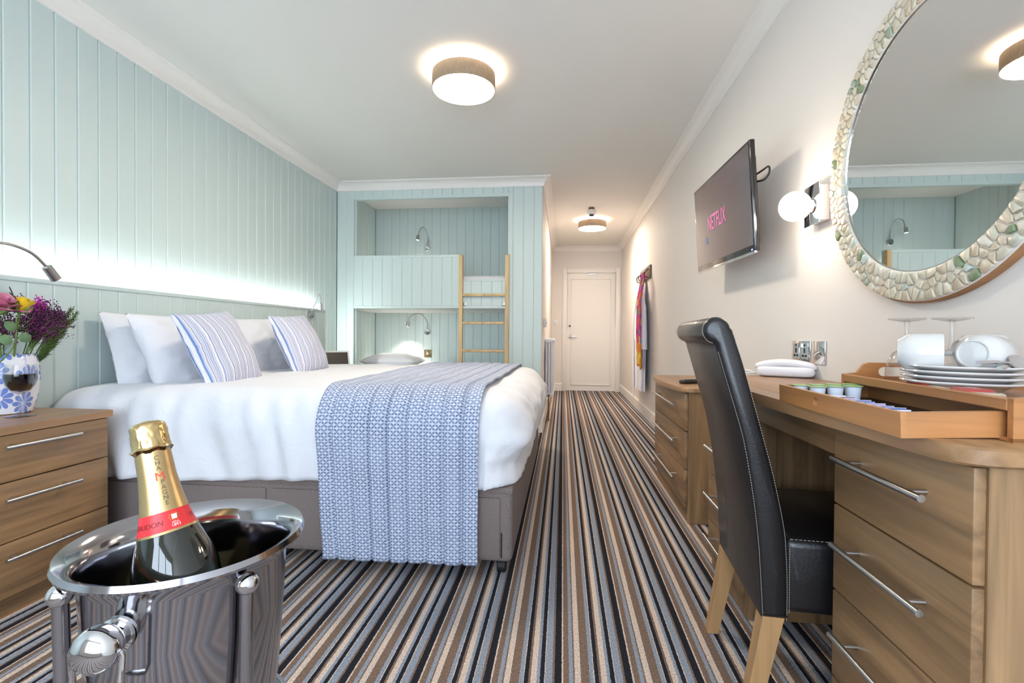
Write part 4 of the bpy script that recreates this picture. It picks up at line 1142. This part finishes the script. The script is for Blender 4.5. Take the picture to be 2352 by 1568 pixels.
def rose(label, c, ax, size, mat, layers, seed):
    c = Vector(c); ax = Vector(ax).normalized()
    t = thing('rose', label, 'rose', c, group='roses in the vase')
    part('bloom', petals(G(), c, ax, layers, size, seed), mat, t, angle=80)
    g = G(); q = Vector((0, 0, 1)).rotation_difference(ax).to_matrix().to_4x4(); g.xf = Matrix.Translation(c) @ q
    g.lathe([(.003, -.25*size), (.32*size, -.12*size), (.42*size, .12*size), (.30*size, .05*size)], n=14, cap=False)
    for i in range(5):
        a = 2*PI*i/5
        g.tube([(.36*size*math.cos(a), .36*size*math.sin(a), .0), (.66*size*math.cos(a), .66*size*math.sin(a), .45*size), (.70*size*math.cos(a), .70*size*math.sin(a), .75*size)], [.14*size, .12*size, .01*size], 6)
    part('sepals', g, 'stem_green', t)
    foot = VC+Vector(((c.x-VX)*.25, (c.y-VY)*.25, .06))
    part('stem', G().tube(spline([tuple(foot), tuple(foot.lerp(c, .55)+Vector((0, 0, .02))), tuple(c-ax*size*.15)], 6), .0035, 8), 'stem_green', t)
rose('yellow rose bud in front of the pink roses in the vase', (FX+.10, FY-.035, VZ+.05+.325), (.25, .25, .9), .040, 'rose_yellow', L_bud, 3)
rose('open pink rose left of the yellow rose in the vase', (FX+.07, FY-.085, VZ+.05+.325), (.45, .15, .8), .055, 'rose_pink', L_open, 5)
rose('pale pink rose at the far left of the bouquet', (FX+.05, FY-.165, VZ+.05+.31), (.4, -.3, .8), .044, 'rose_pink', L_open, 8)
def spray(label, tip, spread, n, mat, seed, name='flower_spray', fl=.0030):
    random.seed(seed); tip = Vector(tip)+Vector((0, -.03, .035)); foot = VC+Vector(((tip.x-VX)*.2, (tip.y-VY)*.2, .10))
    t = thing(name, label, 'flower', tuple(tip), group='purple flower sprays in the vase')
    fg = G(); sg = G(); d = (tip-foot)
    sg.tube(spline([tuple(foot), tuple(foot+d*.6+Vector((0, 0, .012))), tuple(tip)], 6), .0022, 6)
    for i in range(n):
        b = foot+d*random.uniform(.55, .92); e = tip+Vector([random.gauss(0, 1)*s_ for s_ in spread])
        e = b.lerp(e, random.uniform(.6, 1))
        if i % 3 == 0: sg.tube([tuple(b), tuple(e)], .0008, 4)
        for k_ in range(6):
            p = e+Vector([random.gauss(0, .006) for _ in range(3)]); s_ = random.uniform(.7, 1.25)*fl
            vs = [tuple(p+Vector((s_*x_, s_*y_, s_*z_))) for x_, y_, z_ in ((1, 0, 0), (-1, 0, 0), (0, 1, 0), (0, -1, 0), (0, 0, 1), (0, 0, -1))]
            fg.add(vs, [(0, 2, 4), (2, 1, 4), (1, 3, 4), (3, 0, 4), (2, 0, 5), (1, 2, 5), (3, 1, 5), (0, 3, 5)])
    part('florets', fg, mat, t, smooth=False, kind='stuff'); part('stem', sg, 'stem_green', t)
spray('dark purple flower spray behind the yellow rose', (FX+.04, FY+.115, VZ+.05+.275), (.03, .03, .03), 230, 'floret_purple', 1)
spray('dark purple flower spray hanging over the vase rim', (FX+.055, FY+.105, VZ+.05+.245), (.028, .03, .028), 210, 'floret_purple', 2)
spray('dark purple flower spray reaching toward the pillows', (FX+.02, FY+.165, VZ+.05+.285), (.024, .028, .022), 210, 'floret_purple', 4)
spray('dusky purple flower spray at the bouquet right tip', (FX+.0, FY+.215, VZ+.05+.275), (.016, .022, .016), 120, 'floret_purple', 6)
spray('bright magenta blossom at the top of the purple flowers', (FX+.03, FY+.12, VZ+.05+.328), (.012, .016, .010), 60, 'floret_magenta', 7, fl=.0042)
spray('dull purple flower spray on the left side of the vase', (FX+.06, FY-.03, VZ+.05+.255), (.03, .05, .03), 160, 'floret_purple', 11)
def frond(label, tip, seed):
    random.seed(seed); tip = Vector(tip)+Vector((0, -.025, .035)); foot = VC+Vector(((tip.x-VX)*.3, (tip.y-VY)*.3, .14))
    mid = foot.lerp(tip, .5)+Vector((0, 0, -.012)); pts = spline([tuple(foot), tuple(mid), tuple(tip)], 14)
    g = G().tube(pts, .0014, 5)
    for i, p in enumerate(pts[8:]):
        p = Vector(p); d = (tip-foot).normalized()
        for k_ in range(8):
            r_ = Vector([random.gauss(0, 1) for _ in range(3)]).normalized(); q = p+(d*.8+r_*.55).normalized()*random.uniform(.012, .026)
            g.tube([tuple(p), tuple(q)], [.0018, .0005], 4)
    t = thing('green_frond', label, 'frond', tuple(tip), group='feathery green fronds in the vase'); part('needles', g, 'frond_green', t, smooth=False, kind='stuff')
for lab, tp, sd in (('feathery green frond, highest of the right bunch', (FX+.02, FY+.235, VZ+.05+.305), 1), ('feathery green frond pointing furthest right', (FX+.01, FY+.265, VZ+.05+.292), 2),
                    ('feathery green frond below the purple flowers', (FX+.03, FY+.225, VZ+.05+.262), 3), ('feathery green frond drooping lowest over the rim', (FX+.045, FY+.185, VZ+.05+.240), 4),
                    ('feathery green frond in the middle of the right bunch', (FX+.03, FY+.20, VZ+.05+.275), 5), ('feathery green frond beside the vase rim', (FX+.055, FY+.15, VZ+.05+.235), 6)): frond(lab, tp, sd)
def leaf(g, c, nrm, upv, L, W):
    n = Vector(nrm).normalized(); u = Vector(upv); u = (u-n*u.dot(n)).normalized(); s_ = u.cross(n)
    def fn(a, b):
        v = 2*b-1; w_ = W*math.sin(PI*min(1, a*.94+.03))**.6
        return Vector(c)+u*(L*(a-.1))+s_*(v*w_)+n*(.006*math.sin(PI*a)-.004*v*v), (a, b)
    return g.grid(fn, 10, 6)
sp = thing('leaf_sprig', 'grey-green eucalyptus sprig hanging below the yellow rose', 'leaves', (FX+.1, FY-.10+.04, VZ+.05+.24))
part('stem', G().tube(spline([(FX+.05, FY-.10+.02, VZ+.05+.12), (FX+.10, FY-.10+.045, VZ+.05+.2), (FX+.105, FY-.10+.05, VZ+.05+.30)], 6), .002, 6), 'stem_green', sp)
for c, u in (((FX+.108, FY-.10+.04, VZ+.05+.255), (0, -.5, 1)), ((FX+.112, FY-.10+.03, VZ+.05+.218), (0, -1, .3)), ((FX+.108, FY-.10+.062, VZ+.05+.225), (0, 1, .4)), ((FX+.105, FY-.10+.0, VZ+.05+.235), (0, -1, .2))):
    part('leaf', leaf(G(), c, (1, 0, .2), u, .042, .019), 'leaf_green', sp)
sp = thing('leaf_sprig', 'dark leaf sprig at the left rim of the vase', 'leaves', (FX+.09, FY-.10-.05, VZ+.05+.22))
for c, u in (((FX+.09, FY-.10-.03, VZ+.05+.235), (0, -1, .2)), ((FX+.095, FY-.10-.05, VZ+.05+.215), (0, -.6, -.4)), ((FX+.085, FY-.10-.01, VZ+.05+.215), (0, .2, .9)), ((FX+.08, FY-.10-.08, VZ+.05+.24), (0, -.7, .6))):
    part('leaf', leaf(G(), c, (1, 0, .3), u, .05, .018), 'leaf_green', sp)
tg = thing('twig', 'thin dark twigs rising above the pink roses', 'twig', (FX+.03, VY, VZ+.05+.3))
for p, q in (((0, -.02, .3), (.0, -.055, .395)), ((.01, .03, .31), (.02, .005, .405)), ((0, .06, .31), (.0, .02, .385)), ((.02, -.05, .3), (.03, -.09, .36)), ((.01, .085, .31), (.0, .15, .365))):
    part('shoot', G().tube(spline([tuple(VC+Vector((.04, -.04, .06))+Vector(p)), tuple(VC+Vector((.04, -.04, .06))+(Vector(p)+Vector(q))/2+Vector((0, .004, .012))), tuple(VC+Vector((.04, -.04, .06))+Vector(q))], 5), [.0022]*10+[.001], 6), 'twig', tg)
wg = thing('wine_glass', 'glass of red wine standing in front of the vase', 'wine glass', (-1.925, 1.497, .617), local=True)
gq = [(.034, .0), (.036, .0015), (.034, .003), (.010, .007), (.0052, .014), (.0046, .060), (.007, .068), (.022, .078), (.034, .096), (.0385, .118), (.037, .140), (.0335, .158), (.0328, .158), (.0362, .139), (.0375, .118), (.033, .0975), (.0215, .080), (.0, .0715)]
gq = [(r_*1.17, z_*1.17) for r_, z_ in gq]
part('foot', G().lathe(gq[:5], n=40), 'clear_glass', wg); part('stem', G().lathe(gq[4:7], n=24, cap=False), 'clear_glass', wg)
part('bowl', G().lathe(gq[6:13], n=48, cap=False), 'clear_glass', wg)
part('wine', G().lathe([(0, .0855), (.025, .0945), (.0382, .115), (.0434, .138), (.0428, .152), (.0, .152)], n=48, cap=False), 'red_wine', wg)

# ================================================================== CHAMPAGNE BUCKET ON ITS STAND
KX, KY, KZ, KR = -.433, .513, .680, .1205
bs = thing('bucket_stand', 'polished steel stand with ball-topped rods holding the ice bucket', 'stand', (KX, KY, 0), local=True)
bu = thing('ice_bucket', 'polished steel champagne bucket with rolled rim and side knobs', 'ice bucket', (KX, KY, 0), local=True)
bp = [(0, .462), (.070, .462), (.085, .468), (.092, .50), (.0985, .60), (.101, .655), (.105, .668), (.112, .676), (.1185, .680), (.1205, .678), (.1205, .674), (.1215, .677), (.1195, .683), (.112, .680), (.103, .671), (.0985, .655), (.096, .60), (.0895, .50), (.082, .472), (0, .467)]
part('body', G().lathe(bp, n=96, cap=False), 'polished_steel', bu)
# direction from bucket to camera is used to place knob and rods as seen
def rim_pt(deg, r, z): return Vector((r*math.cos(R(deg)), r*math.sin(R(deg)), z))
kd = 274
g = G(); dv_ = rim_pt(kd, 1, 0); q = Vector((0, 0, 1)).rotation_difference(dv_).to_matrix().to_4x4()
for ang, nm in ((kd, 'knob'), (kd-180, 'knob')):
    d_ = rim_pt(ang, 1, 0); q = Vector((0, 0, 1)).rotation_difference(d_).to_matrix().to_4x4(); p = rim_pt(ang, .0985, .626)
    g = G(); g.xf = Matrix.Translation(p) @ q
    g.lathe([(.017, .0008), (.017, .004), (.010, .007), (.010, .009), (.0165, .011), (.0205, .017), (.0215, .024), (.0195, .031), (.014, .036), (.007, .0385), (0, .039)], n=36)
    kn = part('knob', g, 'chrome', bu)
    s_ = Vector((0, 0, 1)).cross(d_); c = p+d_*.024
    pts = [c+s_*.0225, c+s_*.0245+Vector((0, 0, -.004)), c+s_*.022+Vector((0, 0, -.05)), c+s_*.016+Vector((0, 0, -.06)), c-s_*.016+Vector((0, 0, -.06)), c-s_*.022+Vector((0, 0, -.05)), c-s_*.0245+Vector((0, 0, -.004)), c-s_*.0225]
    part('ring_handle', G().tube([tuple(x_) for x_ in pts], .0028, 10), 'chrome', kn)
for deg in (233, 336, 105):
    top = rim_pt(deg, .112, .648); lowp = rim_pt(deg, .108, .44); foot = rim_pt(deg, .135, .012)
    r_ = part('rod', G().tube(spline([tuple(foot), tuple(rim_pt(deg, .104, .25)), tuple(lowp), tuple(top)], 8), .0072, 16), 'polished_steel', bs)
    part('ball', G().sphere(tuple(top+Vector((0, 0, .006))), .0115, n=24, m=16), 'chrome', r_)
    part('foot', G().sphere(tuple(foot), .012, n=16, m=10), 'chrome', r_)
def hoop(z, r, rt_):
    pts = [(r*math.cos(2*PI*i/48), r*math.sin(2*PI*i/48), z) for i in range(49)]
    return G().tube(pts, rt_, 10, cap=False)
part('support_ring', hoop(.452, .101, .0055), 'polished_steel', bs); part('lower_ring', hoop(.16, .108, .005), 'polished_steel', bs)

# champagne bottle leaning in the bucket
P1 = Vector((-.4925, .515, .8125)); P2 = Vector((-.440, .502, .63))
ax = (P1-P2).normalized()
BM = Matrix.Translation(P1-ax*.312) @ Vector((0, 0, 1)).rotation_difference(ax).to_matrix().to_4x4()
# turn about its own axis so the neck print faces the camera
toc = (BM.inverted() @ Vector((0, 0, CAM_H))); fa = math.atan2(toc.y, toc.x)
BM = BM @ Matrix.Rotation(fa, 4, 'Z')
bt = thing('champagne_bottle', 'green champagne bottle with gold foil neck and red band in the bucket', 'bottle', tuple(BM.translation))
ORG[bt.name] = BM.translation.copy()
def bp_(): g = G(); g.xf = BM; return g
prof = [(0, .012), (.030, .004), (.041, .0), (.0435, .006), (.044, .02), (.044, .118), (.0430, .135), (.0390, .155), (.0325, .173), (.0272, .188), (.0236, .203), (.0205, .222), (.0180, .245), (.0165, .285)]
def prof_r(z):
    for (r0, z0), (r1, z1) in zip(prof[2:], prof[3:]):
        if z0 <= z <= z1: return r0+(r1-r0)*(z-z0)/(z1-z0)
    return prof[-1][0]
part('glass', bp_().lathe(prof, n=64), 'bottle_glass', bt)
zz = [.184+.0042*i for i in range(6)]
part('red_band', bp_().lathe([(prof_r(z)+.0006, z) for z in zz], n=64, cap=False), 'label_red', bt)
part('gold_edge', bp_().lathe([(prof_r(.1815)+.0008, .1815), (prof_r(.1842)+.0008, .1842)], n=64, cap=False), 'gold_satin', bt)
zz = [.205+.0082*i for i in range(10)]
part('neck_foil', bp_().lathe([(prof_r(z)+.0007, z) for z in zz], n=64, cap=False), 'gold_satin', bt)
def foil(a, b):
    th = 2*PI*a; z = .274+.038*b
    r = (.0185-.001*b) if b < .8 else .0178*math.sqrt(max(0, 1-((b-.8)/.2)**2*.95))
    if b < .12: r = .0172+.004*(b/.12)
    r *= 1+.05*soft_noise((math.cos(th)*2.2, math.sin(th)*2.2, b*3), 2.2, 3)+.05*abs(math.sin(8*th+4*b+2*math.sin(3*th)))*(1-b)**.6
    z += .0012*math.sin(7*th)*(1-min(1, b*3))
    return (r*math.cos(th), r*math.sin(th), z), (a, b)
part('cork_foil', bp_().grid(foil, 72, 20), 'gold_foil', bt, angle=50)
part('body_label', bp_().lathe([(.0446, .025), (.0446, .105)], n=64, cap=False), 'label_cream', bt)
def wrap_text(body, size, z, ang, mat, rot=0, off=.0012, name='lettering'):
    vv, fv = text_geo(body, size); out = []
    c_, s_ = math.cos(rot), math.sin(rot)
    for x_, y_, _z in vv:
        X_, Y_ = x_*c_-y_*s_, x_*s_+y_*c_
        zc = z+Y_; r_ = prof_r(zc)+off; an = ang+X_/r_
        out.append((r_*math.cos(an), r_*math.sin(an), zc))
    g = bp_(); g.add(out, fv); return part(name, g, mat, bt, smooth=False)
# letters run down the neck
zs = .266
for i, ch_ in enumerate('CHAMPAGNE'):
    if ch_ == 'M' : wrap_text('M', .0135, zs-.0035, .12, 'ink_red'); zs -= .0100
    else: wrap_text(ch_, .0072, zs, .12+(.0 if i < 3 else .06), 'ink_grey'); zs -= .0060
wrap_text('BEAUDON', .0078, .1935, -.80, 'ink_dark_red')
wrap_text('M', .0078, .1935, 1.1, 'ink_dark_red')
g = bp_(); r_ = prof_r(.196)+.0014
g.add([(r_*math.cos(.3+a/r_), r_*math.sin(.3+a/r_), .1975+b) for a, b in ((-.0026, -.0028), (.0026, -.0028), (.0028, .0026), (-.0028, .0026))], [(0, 1, 2, 3)]); part('crest', g, 'ink_white', bt, smooth=False)
g = bp_()
for i in range(18):
    a = 2*PI*i/18; r2_ = .0046+.0007*(i % 2)
    for s_ in (.0010,): g.add([(r_*math.cos(.3+(math.cos(a+da)*rr_)/r_), r_*math.sin(.3+(math.cos(a+da)*rr_)/r_), .1975+math.sin(a+da)*rr_*.85) for da, rr_ in ((-.1, r2_-.0008), (.1, r2_-.0008), (.16, r2_+.0012), (0, r2_+.0004))], [(0, 1, 2, 3)])
part('crest_wreath', g, 'ink_gold', bt, smooth=False)
wrap_text('DEPUIS', .0022, .1912, .3, 'ink_white'); wrap_text('1893', .0048, .1880, .3, 'ink_white')
